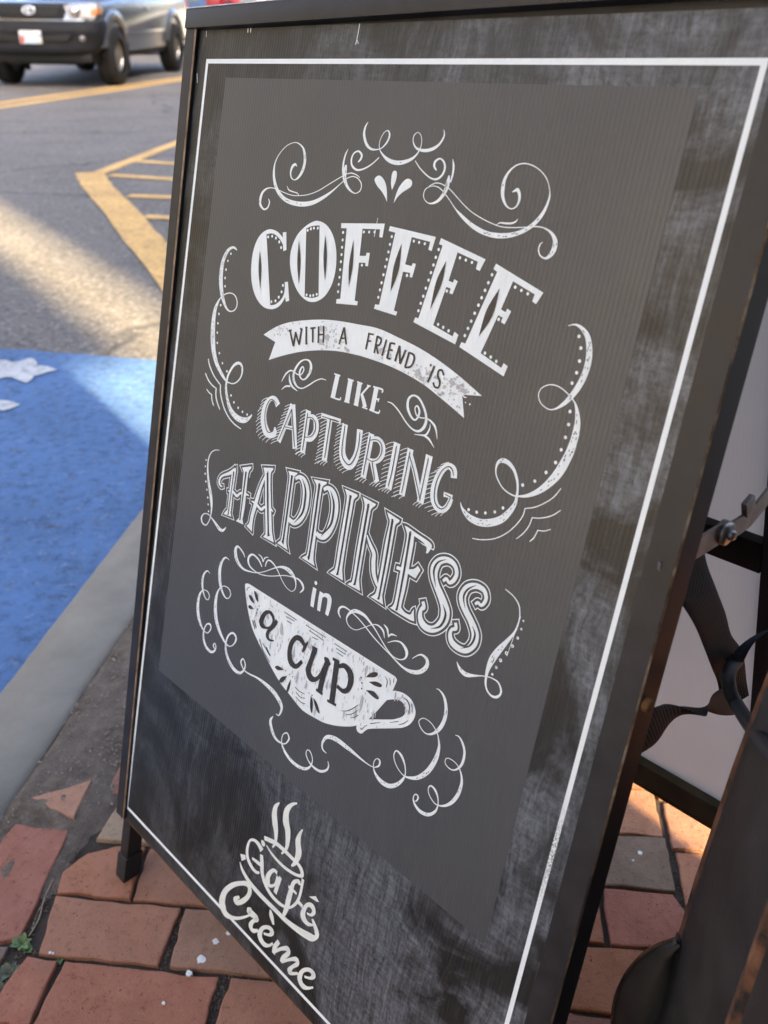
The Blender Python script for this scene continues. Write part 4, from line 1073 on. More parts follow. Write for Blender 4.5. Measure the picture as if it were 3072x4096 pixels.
special = [  # (outline, colour) traced individually around the sign
    ([(-.199, -.085), (-.112, -.081), (-.0975, .088), (-.122, .0965), (-.199, .094)], (0.365, 0.148, 0.098)),
    ([(-.196, -.128), (-.118, -.168), (-.112, -.096)], (0.461, 0.264, 0.172)),
    ([(-.199, .103), (-.107, .101), (-.104, .275), (-.199, .278)], (0.166, 0.132, 0.109)),
    ([(-.084, .0205), (-.0905, -.010), (-.070, -.045), (-.035, -.0615), (.006, -.0615), (.0165, .0205)], (0.416, 0.178, 0.092)),
    ([(-.068, -.068), (-.062, -.148), (.085, -.148), (.085, -.068)], (0.384, 0.304, 0.201)),
    ([(.020, .0205), (.0105, -.0615), (.200, -.0615), (.205, .0205)], (0.384, 0.191, 0.109)),
    ([(-.084, .026), (.086, .026), (.0865, .1065), (-.0665, .1065)], (0.390, 0.191, 0.115)),
    ([(.094, .026), (.276, .026), (.276, .1065), (.0975, .1065)], (0.326, 0.191, 0.121)),
    ([(-.079, .112), (-.038, .112), (-.034, .1945), (-.097, .1945), (-.086, .150)], (0.410, 0.165, 0.098)),
    ([(-.031, .112), (.164, .112), (.164, .1945), (-.029, .1945)], (0.390, 0.158, 0.092)),
    ([(.177, .112), (.352, .112), (.352, .1945), (.173, .1945)], (0.371, 0.172, 0.098)),
    ([(.612, -.059), (.700, -.059), (.713, -.030), (.708, .0205), (.617, .0205)], (0.365, 0.139, 0.092)),
    ([(.520, -.146), (.702, -.146), (.7045, -.0635), (.520, -.0635)], (0.186, 0.145, 0.098)),
    ([(.475, .026), (.655, .026), (.655, .1065), (.475, .1065)], (0.371, 0.158, 0.075)),
    ([(.425, -.059), (.606, -.059), (.609, .0205), (.425, .0205)], (0.384, 0.158, 0.081)),
    ([(.52, -.232), (.695, -.232), (.699, -.151), (.52, -.151)], (0.429, 0.218, 0.121)),
    ([(.704, -.211), (.885, -.211), (.887, -.131), (.708, -.131)], (0.435, 0.224, 0.138)),
    ([(.711, -.125), (.892, -.125), (.892, -.046), (.712, -.046)], (0.422, 0.198, 0.109)),
    ([(.718, -.038), (.9, -.038), (.9, .042), (.716, .042)], (0.371, 0.158, 0.092)),
    ([(.51, -.318), (.688, -.318), (.692, -.237), (.51, -.237)], (0.397, 0.198, 0.115)),
    ([(.698, -.297), (.88, -.297), (.882, -.217), (.70, -.217)], (0.384, 0.178, 0.103)),
]
for i, (poly, c) in enumerate(special): one_brick(poly, c, i + 1, dz=random.uniform(-.0015, .001), tilt=(random.uniform(-.008, .008), random.uniform(-.008, .008))) if i != 1 else one_brick(poly, c, i + 1, dz=.0048, tilt=(.02, .015))
variants = [brick_mesh([(0, 0), (.181, 0), (.181, .0805), (0, .0805)], 40 + k)[0] for k in range(8)]
rows = {0: [.209, .3105], 1: [.2805], 2: [.357]}
count = 0
def grid_row(r, start, end):
    global count
    b0 = .0235 + (r - 1) * .0862
    busy = sorted((min(p[0] for p in q), max(p[0] for p in q)) for q, _ in special if min(b0 + .0825, max(p[1] for p in q)) - max(b0 + .0025, min(p[1] for p in q)) > .02)
    a = start
    while a < end:
        nxt = next(((lo, hi) for lo, hi in busy if hi > a + .002), (9, 9))
        if nxt[0] <= a + .002: a = nxt[1] + .005; continue
        L = min(.181, nxt[0] - .0045 - a)
        if L > .03:
            c = random.choice(BR_COL); k = random.uniform(1.05, 1.4)
            o = put_brick(random.choice(variants), a + L / 2, b0 + .0431, tuple(x * k for x in c), random.uniform(-.002, .0012), (random.uniform(-.01, .01), random.uniform(-.01, .01)), random.choice((0, math.pi)) + random.uniform(-.006, .006)); count += 1
            o.matrix_world = o.matrix_world @ Matrix.Diagonal((L / .181, 1, 1, 1))
        a += L + .0055
starts = {0: -.08, 1: -.08, 2: -.08, -1: .089, -2: -.09, -3: .02, 3: -.072, 4: -.01, 5: -.085, -4: -.08, -5: .01, -6: -.06, -7: .02, 6: .01, 7: -.05, -8: -.08}
for r, s in starts.items(): grid_row(r, s, 1.45)
for k in range(-6, 4):     # border course along the kerb
    b = .285 + k * .187 if k >= 0 else .285 + k * .187 - .0
    if k in (-1, -2): continue
    if -4 <= k <= -3: continue
    me = variants[k % 8]; o = put_brick(me, -.152, b + .092, random.choice(BR_COL), 0, (0, 0), math.pi / 2); count += 1
# sand drifted over the joints beside the kerb
V, F = [], []; na, nbb = 40, 70
for j in range(nbb + 1):
    for i in range(na + 1):
        a = -.2215 + .165 * i / na; b = -.80 + .83 * j / nbb
        n1 = noise.noise(Vector((a * 11, b * 11, 2))); n2 = noise.noise(Vector((a * 45, b * 45, 5)))
        edge = min(1.0, (.05 - (a + .07)) / .06) if a > -.08 else 1.0
        z = .0045 * n1 + .0022 * n2 + .0012 - .007 * max(0, 1 - (a + .2215) / .010) - .010 * max(0, (a + .11) / .055) ** 1.4 * (1 if b > -.45 else .4) - (min(.0035, .05 * max(0, b + .115)) if b > -.115 else 0)
        V.append((a, b, -z))
for j in range(nbb):
    for i in range(na): k = j * (na + 1) + i; F.append((k, k + na + 1, k + na + 2, k + 1))
mesh_obj('sand_drift', V, F, M_DIRT, smooth=True, kind='stuff', matrix=SM)
sp = []
for _ in range(1500):
    a, b = random.uniform(-.219, -.07), random.uniform(-.75, -.06)
    if b > -.11 and a > -.2 : continue
    p = AB(a, b, .001); sp.append((p.x, p.y, p.z + random.uniform(-.001, .003), abs(random.gauss(0, .0012)) + .0006))
def jitter_joint(n, a0, b0, a1, b1, w):
    for _ in range(n):
        t = random.random(); a = a0 + (a1 - a0) * t + random.uniform(-w, w); b = b0 + (b1 - b0) * t + random.uniform(-w, w); p = AB(a, b, -.0050); sp.append((p.x, p.y, p.z, random.uniform(.0008, .0024)))
pebbles('sand_grit', sp, M_GRIT); sp = []
jitter_joint(160, -.094, -.07, -.09, .11, .006); jitter_joint(60, -.1, .098, -.02, .109, .003); jitter_joint(80, -.09, .10, -.095, .2, .006); jitter_joint(70, .09, .025, .092, .11, .003); jitter_joint(90, .169, .11, .169, .2, .005); jitter_joint(80, .1, .109, .4, .109, .003); jitter_joint(120, .708, -.25, .712, .05, .004); jitter_joint(80, -.2, -.09, -.11, -.085, .004)
pebbles('joint_grit', sp, M_GRITDARK)
for a, b, r in [(.146, .069, .0042), (.136, .094, .0055), (.127, .113, .0038), (.110, .152, .0022), (.158, .055, .0045), (-.051, .105, .0016), (-.047, .1055, .0013), (.665, -.118, .003), (.655, -.105, .0017)]:
    p = AB(a, b); V = [(p.x, p.y, .0014)]; F = []
    for k in range(14):
        t = k / 14 * 2 * math.pi; rr = r * (1 + .45 * noise.noise(Vector((math.cos(t) * 2, math.sin(t) * 2, a * 50)))); V.append((p.x + math.cos(t) * rr, p.y + math.sin(t) * rr * .9, .0009))
    V += [(x, y, -.004) for x, y, _ in V[1:15]]
    F = [(0, 1 + k, 1 + (k + 1) % 14) for k in range(14)] + [(1 + k, 15 + k, 15 + (k + 1) % 14, 1 + (k + 1) % 14) for k in range(14)]
    mesh_obj('white_droplet', V, F, M_SPOT, sw)
# weeds in the joints
def weed(label, a, b, n, size, mat, seed, grp='weeds growing in the brick joints'):
    rnd = random.Random(seed); base = AB(a, b, -.008); t = thing('weed', label, 'weed', base, grp)
    for i in range(n):
        az = i * 2.4 + rnd.uniform(-.4, .4); L = size * rnd.uniform(.6, 1.1); el = rnd.uniform(.25, .8); w = L * rnd.uniform(.2, .3)
        d = Vector((math.cos(az), math.sin(az), 0)); s = Vector((-d.y, d.x, 0)); V, F = [], []
        for k in range(7):
            q = k / 6; ww = w * math.sin(math.pi * min(1, q ** .8 * .97 + .03)) * (1 if q > .25 else .35) + .0004
            c = base + d * (L * q * math.cos(el)) + Vector((0, 0, L * (math.sin(el) * q - .55 * q * q * math.sin(el)) + .002))
            V += [c - s * ww + Vector((0, 0, ww * .35)), c, c + s * ww + Vector((0, 0, ww * .35))]
        for k in range(6): F += [(k * 3, k * 3 + 1, k * 3 + 4, k * 3 + 3), (k * 3 + 1, k * 3 + 2, k * 3 + 5, k * 3 + 4)]
        mesh_obj('leaf', V, F, mat, t, smooth=True)
weed('bright green weed with broad leaves in the joint by the kerb bricks', -.094, .094, 17, .0165, M_LEAF_A, 3)
weed('small pale green weed sprig beside the broad leaved weed', -.083, .101, 8, .011, M_LEAF_A, 5)
weed('dull grey green weed rosette at the left edge of the bricks', -.090, .134, 20, .019, M_LEAF_B, 8)
weed('sparse dull weed lowest in the joint at the left edge', -.088, .156, 13, .016, M_LEAF_B, 11)
weed('tiny moss tuft in the joint corner below the brick under the sign leg', -.037, .1095, 7, .008, M_LEAF_A, 14)
for k, pts in enumerate([[(-.092, -.02), (-.093, .01), (-.097, .045), (-.092, .075)], [(-.098, .0), (-.096, .03), (-.089, .06), (-.090, .085)], [(-.1, -.045), (-.097, -.02), (-.094, .02)]]):
    o = tube('dry_twig', [AB(a, b, -.006 + .003 * (k == 1)) for a, b in pts], .0009, M_TWIG, seg=6)
    tag(o, ['long dry straw lying in the dark joint beside the kerb brick', 'second dry straw crossing it in the joint beside the kerb brick', 'short dry straw at the top of the joint beside the kerb brick'][k], 'twig', 'dry straws in the brick joint')

# ================================================================ THE SIGN
TL = Vector((-.0044, .2849, .9456)); PU = Vector((1, 0, 0)); PV = Vector((0, -.2924, -.9563)); PN = Vector((0, .9563, -.2924))
PM = Matrix(((1, 0, 0, TL.x), (0, .2924, -.9563, TL.y), (0, .9563, .2924, TL.z), (0, 0, 0, 1)))     # local x right, y up the board, z out of the board
def PW(u, v, d=0.0): return TL + PU * u + PV * v - PN * d
sign = thing('sandwich_board', 'black metal A-frame sandwich board with a white lettered coffee poster', 'sandwich board', (.29, .28, 0))
# poster sheet with a little thickness (local frame: y = -v)
bm = bmesh.new(); add_box(bm, -.021, .6005, -.8885, .0288, -.004, 0)
poster = bm_obj('poster_panel', bm, M_BG, sign, matrix=PM)
poster['label'] = 'dark coroplast poster with streaky chalkboard print and white lettering'
def pobj(name, V, F, mats, idx=None): return mesh_obj(name, V, F, mats, poster, mat_idx=idx, matrix=PM)
LAYER = {'i': .00012, 'w': .00026, 'g': .00038, 'b': .00050, 'p': .00056, 'k': .00066, 'c': .00030, 'r': .0008}
class Art:
    def __init__(s): s.V, s.F, s.I = [], [], []; s.mats = [M_WHITE, M_INS, M_INK, M_CREAM, M_RUSTDOT, M_PALE]; s.bump = 0
    def quad_strip(s, L, R_, z, mi):
        o = len(s.V); n = len(L)
        for p, q in zip(L, R_): s.V += [(p[0], -p[1], z), (q[0], -q[1], z)]
        for i in range(n - 1): s.F.append((o + 2 * i, o + 2 * i + 1, o + 2 * i + 3, o + 2 * i + 2)); s.I.append(mi)
    def stroke(s, pts, z, mi, grow=0.0, cap=True):
        P = cr(pts, 5)
        L, R_ = [], []
        for i, (x, y, w) in enumerate(P):
            a, b = P[max(i - 1, 0)], P[min(i + 1, len(P) - 1)]; dx, dy = b[0] - a[0], b[1] - a[1]; l = math.hypot(dx, dy) or 1
            h = max(w, .0003) / 2 + grow; nx, ny = -dy / l * h, dx / l * h
            if grow and i == 0: x -= dx / l * grow; y -= dy / l * grow
            if grow and i == len(P) - 1: x += dx / l * grow; y += dy / l * grow
            L.append((x + nx, y + ny)); R_.append((x - nx, y - ny))
        if cap and not grow and len(P) > 1:
            for end in (0, -1):
                x, y, w = P[end]; q = P[1] if end == 0 else P[-2]; dx, dy = x - q[0], y - q[1]; l = math.hypot(dx, dy) or 1; h = w / 2 * .55
                if w > .0012: continue
                e = ((x + dx / l * h + (-dy / l) * w * .25, y + dy / l * h + dx / l * w * .25), (x + dx / l * h - (-dy / l) * w * .25, y + dy / l * h - dx / l * w * .25))
                if end == 0: L.insert(0, e[1]); R_.insert(0, e[0])
                else: L.append(e[0]); R_.append(e[1])
        s.quad_strip(L, R_, z, mi)
    def outline(s, pts):
        """closed path of (x, y, corner)"""
        n = len(pts); out = []
        for i in range(n):
            p0, p1, p2, p3 = pts[i - 1], pts[i], pts[(i + 1) % n], pts[(i + 2) % n]
            if p1[2] and p2[2]: out.append((p1[0], p1[1])); continue
            a = p1 if p1[2] else p0; d = p2 if p2[2] else p3
            for k in range(5):
                t = k / 5; out.append(tuple(.5 * (2 * p1[j] + (p2[j] - a[j]) * t + (2 * a[j] - 5 * p1[j] + 4 * p2[j] - d[j]) * t * t + (3 * p1[j] - a[j] - 3 * p2[j] + d[j]) * t ** 3) for j in (0, 1)))
        return out
    def poly(s, out, z, mi, hole=None, grow=0.0):
        if grow:
            A = sum(out[i][0] * out[(i + 1) % len(out)][1] - out[(i + 1) % len(out)][0] * out[i][1] for i in range(len(out)))
            sg = 1 if A > 0 else -1; res = []; n = len(out)
            for i in range(n):
                (x0, y0), (x, y), (x1, y1) = out[i - 1], out[i], out[(i + 1) % n]
                ax, ay, bx, by = x - x0, y - y0, x1 - x, y1 - y; la, lb = math.hypot(ax, ay) or 1e-9, math.hypot(bx, by) or 1e-9
                nx, ny = sg * (ay / la + by / lb), -sg * (ax / la + bx / lb); l2 = nx * nx + ny * ny
                k = min(2 / max(l2, .3), 2.2); res.append((x + nx * grow * k, y + ny * grow * k))
            out = res
        loops = [[Vector((x, -y, 0)) for x, y in out]] + ([[Vector((x, -y, 0)) for x, y in hole]] if hole else [])
        o = len(s.V); allp = [p for lp in loops for p in lp]; s.V += [(p.x, p.y, z) for p in allp]
        for t in tessellate_polygon(loops):
            a, b, c = (allp[i] for i in t)
            if (b - a).cross(c - a).z < 0: t = (t[0], t[2], t[1])
            s.F.append(tuple(o + i for i in t)); s.I.append(mi)
    def disc(s, x, y, r, z, mi, n=14, ry=None): s.poly([(x + r * math.cos(2 * math.pi * k / n), y + (ry or r) * math.sin(2 * math.pi * k / n)) for k in range(n)], z, mi)
    def done(s, name):
        F = []
        for f in s.F:
            a, b, c = (Vector(s.V[i]) for i in f[:3]); F.append(f if (b - a).cross(c - a).z >= 0 else tuple(reversed(f)))
        return pobj(name, s.V, F, s.mats, s.I)
MI = {'w': 0, 'k': 2, 'c': 3, 'r': 4}
def draw(name, txt, extra=None):
    A = Art()
    for li, line in enumerate(txt.split('\n')):
        kind, lay = line[0], line[1]; parts = line[2:].split('/'); eps = (li % 40) * 1.2e-6
        nums = [[int(q) * 1e-4 for q in p.split()] for p in parts]
        tri = [[(p[i], p[i + 1], p[i + 2]) for i in range(0, len(p), 3)] for p in nums]
        if kind == 's':
            A.stroke(tri[0], LAYER[lay] + eps, MI[lay])
            if name == 'scrollwork':
                rnd = random.Random(li); PP = cr(tri[0], 5)
                for i in range(1, len(PP) - 1):
                    x, y, w = PP[i]
                    if w > .0030:
                        for _ in range(int(w / .0022)):
                            if rnd.random() < .30:
                                dx, dy = PP[i + 1][0] - PP[i - 1][0], PP[i + 1][1] - PP[i - 1][1]; l = math.hypot(dx, dy); f = rnd.uniform(-.32, .32) * w; h = rnd.uniform(.0005, .0012); cx_, cy_ = x - dy / l * f, y + dx / l * f
                                A.stroke([(cx_ - dx / l * h, cy_ - dy / l * h, .0003), (cx_, cy_, .0006), (cx_ + dx / l * h, cy_ + dy / l * h, .0003)], LAYER['p'] + eps, 2)
        elif kind == 'd': x, y, r = tri[0][0]; A.disc(x, y, r, LAYER[lay] + eps, MI[lay])
        elif kind == 'p':
            o = A.outline([(x, y, c > 0) for x, y, c in tri[0]]); h = A.outline([(x, y, c > 0) for x, y, c in tri[1]]) if len(tri) > 1 else None
            A.poly(o, LAYER[lay] + eps, MI[lay], h)
        elif kind == 'o': A.stroke(tri[0], LAYER['w'] + eps, 0, .0030); A.stroke(tri[0], LAYER['g'] + eps, 1, .0021); A.stroke(tri[0], LAYER['b'] + eps, 0)
        elif kind == 'q':
            o = A.outline([(x, y, c > 0) for x, y, c in tri[0]]); A.poly(o, LAYER['w'] + eps, 0, None, .0030); A.poly(o, LAYER['g'] + eps, 1, None, .0021); A.poly(o, LAYER['b'] + eps, 0)
    if extra: extra(A)
    return A.done(name)
def pt_in(poly, x, y):
    c = False
    for (x0, y0), (x1, y1) in zip(poly, poly[1:] + poly[:1]):
        if (y0 > y) != (y1 > y) and x < (x1 - x0) * (y - y0) / (y1 - y0) + x0: c = not c
    return c
def speckle(seed, n, big, slant, lo, hi):
    def fn(A):
        rnd = random.Random(seed)
        first = [l for l in ART[fn.name].split('\n') if l[0] == 'p'][0]; p = [int(q) * 1e-4 for q in first[2:].split('/')[0].split()]
        out = A.outline([(p[i], p[i + 1], p[i + 2] > 0) for i in range(0, len(p), 3)]); xs = [q[0] for q in out]; ys = [q[1] for q in out]; k = 0; tries = 0
        while k < n and tries < n * 30:
            tries += 1; x, y = rnd.uniform(min(xs), max(xs)), rnd.uniform(min(ys), max(ys))
            if not pt_in(out, x, y) or noise.noise(Vector((x * 26, y * 26, seed))) < lo: continue
            r = rnd.uniform(.0005, .0013) * (big if rnd.random() < .12 else 1); pts = []
            for i in range(9):
                t = i / 9 * 6.283; q = r * rnd.uniform(.55, 1.3); pts.append((x + q * math.cos(t) * (.5 if slant else 1), y + q * math.sin(t) * (hi if slant else .8)))
            if all(pt_in(out, *q) for q in pts): A.poly(pts, LAYER['p'] + (k % 30) * 1e-6, 5); k += 1
    return fn
sb = speckle(3, 210, 3.2, False, -.05, 1); sb.name = 'ribbon_banner'; sc_ = speckle(9, 330, 3.0, True, -.22, 2.0); sc_.name = 'cup_drawing'
# printed insert and border
pobj('printed_insert', [(.0352, -.0146, LAYER['i']), (.5430, -.0146, LAYER['i']), (.5430, -.6595, LAYER['i']), (.0352, -.6595, LAYER['i'])], [(3, 2, 1, 0)][::1] and [(0, 3, 2, 1)], M_INS)
BT = .0041; X0, X1, Y0, Y1 = 0, .58, 0, -.8707; z = LAYER['w']
o_, i_ = [(X0 - BT / 2, Y0 + BT / 2), (X1 + BT / 2, Y0 + BT / 2), (X1 + BT / 2, Y1 - BT / 2), (X0 - BT / 2, Y1 - BT / 2)], [(X0 + BT / 2, Y0 - BT / 2), (X1 - BT / 2, Y0 - BT / 2), (X1 - BT / 2, Y1 + BT / 2), (X0 + BT / 2, Y1 + BT / 2)]
pobj('border_line', [(x, y, z) for x, y in o_ + i_], [(0, 4, 5, 1), (1, 5, 6, 2), (2, 6, 7, 3), (3, 7, 4, 0)], M_BORDER)
for nm in ART: draw(nm, ART[nm], {'ribbon_banner': sb, 'cup_drawing': sc_}.get(nm))
for pts, w in [([(.2207, -.0285), (.2204, -.0202), (.2195, -.013)], .0009), ([(.0629, -.0284), (.0633, -.0252)], .0012), ([(.0673, -.0283), (.0677, -.0251)], .0012), ([(-.0162, .0116), (-.0140, .0198)], .0009), ([(-.0075, -.0274), (-.0062, -.0222)], .0006), ([(.505, .385), (.501, .420)], .0005), ([(.221, -.016), (.2225, -.0135)], .0006), ([(.28, .12), (.2795, .135)], .0006)]: scr = Art(); scr.stroke([(x, y, w) for x, y in pts], LAYER['w'] + 1e-5, 0); scr.done('scratch')
# frame members, built in board coordinates (u, v, d)
def frame_bar(name, corners, depth, mat=None, parent=sign, ch=.0016, worn_edges=(), edge=None):
    """corners: four (u, v) of the front face (outer-top, inner-top, inner-bottom, outer-bottom); depth=(front, back)"""
    bm = bmesh.new(); f, b = depth
    fr = [bm.verts.new(PW(u, v, f)) for u, v in corners]; bk = [bm.verts.new(PW(u, v, b)) for u, v in corners]
    bm.faces.new(fr); bm.faces.new(bk[::-1])
    for i in range(4): bm.faces.new((fr[i], bk[i], bk[(i + 1) % 4], fr[(i + 1) % 4]))
    bm.edges.ensure_lookup_table()
    worn = [e for e in bm.edges if any({e.verts[0], e.verts[1]} == {fr[i], fr[(i + 1) % 4]} for i in worn_edges)]
    res = bmesh.ops.bevel(bm, geom=worn, offset=ch, segments=1, affect='EDGES', material=1) if worn else None
    rest = [e for e in bm.edges if e.is_manifold and abs(e.calc_face_angle(0)) > 1.2]
    return bm_obj(name, bm, [mat or M_BLACK, edge or M_WORN], parent)
frame_bar('stile', [(-.0372, -.034), (-.0200, -.034), (.0008, .8865), (-.0164, .8865)], (.005, -.020), worn_edges=(1,), ch=.0013, edge=M_COPPER)
frame_bar('stile', [(.5889, -.036), (.6105, -.036), (.6204, .8885), (.5988, .8885)], (.005, -.020), worn_edges=(1,), ch=.0013)
frame_bar('top_channel', [(-.03, -.045), (.60, -.045), (.60, -.022), (-.03, -.022)], (-.0045, -.016))
frame_bar('bottom_channel', [(-.0005, .8862), (.5985, .8862), (.5985, .8905), (-.0005, .8905)], (-.0005, -.014), mat=M_RUST)
# top rail: folded cap over both frames
bm = bmesh.new()
p = [PW(-.0365, -.0285, .008), PW(.628, -.0365, .008), PW(.628, -.0365, -.045), PW(-.0365, -.0285, -.045), PW(-.0365, -.0473, .008), PW(.628, -.0553, .008), PW(.628, -.0553, -.045), PW(-.0365, -.0473, -.045)]
add_hull8(bm, p, .0014, 2); bm_obj('top_rail', bm, M_BLACK, sign, angle=35)
bm = bmesh.new(); q = [(-.0365, -.0473), (.628, -.0553)]
add_hull8(bm, [PW(q[0][0] + .001, q[0][1] + .0009, .0084), PW(q[1][0] - .001, q[1][1] + .0009, .0084), PW(q[1][0] - .001, q[1][1] + .0009, .006), PW(q[0][0] + .001, q[0][1] + .0009, .006), PW(q[0][0] + .001, q[0][1] - .0004, .0078), PW(q[1][0] - .001, q[1][1] - .0004, .0078), PW(q[1][0] - .001, q[1][1] - .0004, .006), PW(q[0][0] + .001, q[0][1] - .0004, .006)])
bm_obj('worn_rail_edge', bm, simple('bare_edge', (.45, .40, .36), .5, 0, .5, .4, 120), sign)
# legs: tube running on below the stile into a shoe that stands on the bricks
def leg(u0, u1, v0, front, back, shoe):
    vg = lambda u, d: (TL.z - PN.z * d) / .9563          # v where the leg meets z = 0
    bm = bmesh.new(); pts = []
    for v_top, gap in ((None, .0), (v0, 0)):
        for (u, d) in ((u0, front), (u1, front), (u1, back), (u0, back)): pts.append(PW(u, (vg(u, d) - .004) if v_top is None else v0, d))
    add_hull8(bm, pts, .0012, 2); L = bm_obj('leg', bm, M_BLACK, sign, angle=35)
    bm = bmesh.new(); pts = []; e = .0019
    for top in (0, 1):
        for (u, d) in ((u0 - e, front + e), (u1 + e, front + e), (u1 + e, back - e), (u0 - e, back - e)): pts.append(PW(u, vg(u, d) - (.036 if top else .0), d))
    add_hull8(bm, pts, .0013, 2); bm_obj('shoe', bm, M_RUBBER, L, angle=35)
leg(-.0155, .0025, .86, -.006, -.026, True); leg(.5985, .6165, .86, -.006, -.026, True)
# back frame, hinged under the rail and leaning the other way
TB = math.radians(11); HT = PW(0, -.045, -.020); BD = Vector((0, math.sin(TB), -math.cos(TB))); BNn = Vector((0, math.cos(TB), math.sin(TB)))   # BNn away from the viewer
def BW_(u, s_, d): return Vector((HT.x + u, HT.y, HT.z)) + BD * s_ - BNn * d
def back_bar(name, u0, u1, s0, s1, d0, d1, mat=M_BLACK, parent=sign, bev=.0012):
    bm = bmesh.new(); add_hull8(bm, [BW_(u0, s1, d0), BW_(u1, s1, d0), BW_(u1, s1, d1), BW_(u0, s1, d1), BW_(u0, s0, d0), BW_(u1, s0, d0), BW_(u1, s0, d1), BW_(u0, s0, d1)], bev); return bm_obj(name, bm, mat, parent, angle=35 if bev else None)
BM_ = Matrix(((1, 0, 0, HT.x), (0, -BD.y, -BNn.y, HT.y), (0, -BD.z, -BNn.z, HT.z), (0, 0, 0, 1)))
bm = bmesh.new(); add_box(bm, -.03, .60, -.83, -.02, -.002, .002); bm_obj('back_panel', bm, M_CORR, sign, matrix=BM_)
back_bar('back_stile', .586, .6065, .03, .955, .011, -.012); back_bar('back_stile', -.036, -.016, .03, .955, .011, -.012)
back_bar('cross_bar', -.016, .586, .406, .439, .0125, .0024)
br = back_bar('bottom_rail', -.016, .586, .791, .830, .0125, -.010, simple('olive_paint', (.085, .072, .040), .6, 0, .4, .35, 25, .2, 90)); back_bar('rusty_lip', -.016, .586, .8305, .834, .013, -.010, M_RUST, br, 0)
for u in (-.026, .596):
    L = back_bar('leg', u - .0085, u + .0085, .90, (HT.z) / math.cos(TB) - .002, .009, -.010); bm = bmesh.new(); s1 = HT.z / math.cos(TB) + .0015
    back_bar('shoe', u - .0105, u + .0105, s1 - .036, s1, .011, -.012, M_RUBBER, L)
# folding spreader with riveted knuckle on the open side
def flat_bar(name, pts, w, th, mat, parent):
    """bar in the plane x = const, points (y, z)"""
    V, F = [], []; n = len(pts)
    for i, (x, y, zz) in enumerate(pts):
        a, b = pts[max(i - 1, 0)], pts[min(i + 1, n - 1)]; d = Vector((0, b[1] - a[1], b[2] - a[2])).normalized(); s = Vector((0, -d.z, d.y)) * w / 2
        c = Vector((x, y, zz))
        for k in (c - s + Vector((-th / 2, 0, 0)), c - s + Vector((th / 2, 0, 0)), c + s + Vector((th / 2, 0, 0)), c + s + Vector((-th / 2, 0, 0))): V.append(k)
    for i in range(n - 1):
        for k in range(4): F.append((i * 4 + k, i * 4 + (k + 1) % 4, i * 4 + 4 + (k + 1) % 4, i * 4 + 4 + k))
    F += [(3, 2, 1, 0), tuple(range(4 * n - 4, 4 * n))]
    return mesh_obj(name, V, F, mat, parent)
s1 = flat_bar('spreader', [(.5985, .190, .6505), (.5985, .2366, .6484), (.5985, .2753, .6459)], .0165, .0022, M_STEEL, sign)
s2 = flat_bar('spreader', [(.6015, .2700, .6462), (.6015, .2950, .6448), (.6015, .3064, .6450), (.6015, .3202, .6497), (.6015, .334, .6551), (.6015, .3506, .6618), (.6015, .385, .676), (.6015, .43, .694)], .0150, .0022, M_STEEL, sign)
for (y, zz, r, x, t) in ((.2738, .6460, .0092, .6005, .004), (.2738, .6460, .0042, .604, .004)):
    bm = bmesh.new(); lathe(bm, [(.0001, t), (r * .7, t), (r, t * .6), (r, -t), (.0001, -t)], 20); bm_obj('rivet', bm, M_STEEL, s2, matrix=Matrix.Translation((x, y, zz)) @ Matrix.Rotation(math.pi / 2, 4, 'Y'), smooth=True)
box_obj('spreader_tab', .5995, .6045, -.006, .006, -.004, .009, M_STEEL, s2, .001, Matrix.Translation((0, .301, .6555)) @ Matrix.Rotation(.35, 4, 'X'))
bm = bmesh.new(); lathe(bm, [(.0001, .0022), (.003, .002), (.0045, .001), (.0050, 0), (.0050, -.004)], 18); bm_obj('bolt_head', bm, M_RUST, sign, matrix=Matrix.Translation((.6142, .1700, .560)) @ Matrix.Rotation(math.pi / 2, 4, 'Y'), smooth=True)

# ---- webbing strap and cord that tie the sign to the lamp post
def ribbon(name, spine, mat, parent=None):
    """spine: (centre, half width vector) pairs"""
    P = cr([tuple(c) + tuple(w) for c, w in spine], 8); V, F, UV = [], [], []; L = 0; n = len(P); m = 6
    for i, p in enumerate(P):
        c, w = Vector(p[:3]), Vector(p[3:]); q = P[min(i + 1, n - 1)]; r = P[max(i - 1, 0)]; t = (Vector(q[:3]) - Vector(r[:3])).normalized(); nn = t.cross(w).normalized() * .0007
        if i: L += (c - Vector(P[i - 1][:3])).length
        for k in range(m + 1): f = k / m * 2 - 1; V.append(c + w * f + nn * (1 - f * f * .6)); UV.append((f * w.length, L))
        for k in range(m, -1, -1): f = k / m * 2 - 1; V.append(c + w * f - nn * (1 - f * f * .6)); UV.append((f * w.length, L))
    M_ = 2 * (m + 1)
    for i in range(n - 1):
        for k in range(M_): F.append((i * M_ + k, i * M_ + (k + 1) % M_, (i + 1) * M_ + (k + 1) % M_, (i + 1) * M_ + k))
    F += [tuple(range(M_))[::-1], tuple(range((n - 1) * M_, n * M_))]
    return mesh_obj(name, V, F, mat, parent, smooth=True, uvs=UV)
X_ = .600
st = ribbon('webbing_strap', [((X_ - .004, .228, .648), (0.0000, 0.0188, 0.0087)), ((X_ - .001, .232, .628), (0.0000, 0.0225, 0.0014)), ((X_ + .003, .244, .607), (0.0000, 0.0239, -0.0051)), ((X_ + .002, .268, .575), (0.0000, 0.0232, -0.0065)), ((X_, .2895, .5435), (0.0000, 0.0217, -0.0058)), ((X_, .310, .515), (0.0029, 0.0159, 0.0029)), ((X_, .3235, .493), (0.0043, 0.0130, 0.0043)), ((X_, .3345, .468), (0.0043, 0.0116, 0.0058)), ((X_ + .002, .340, .452), (0.0058, 0.0087, 0.0058))], M_WEB)
tag(st, 'wide black woven webbing strap slanting from the sign frame down to the cord', 'strap')
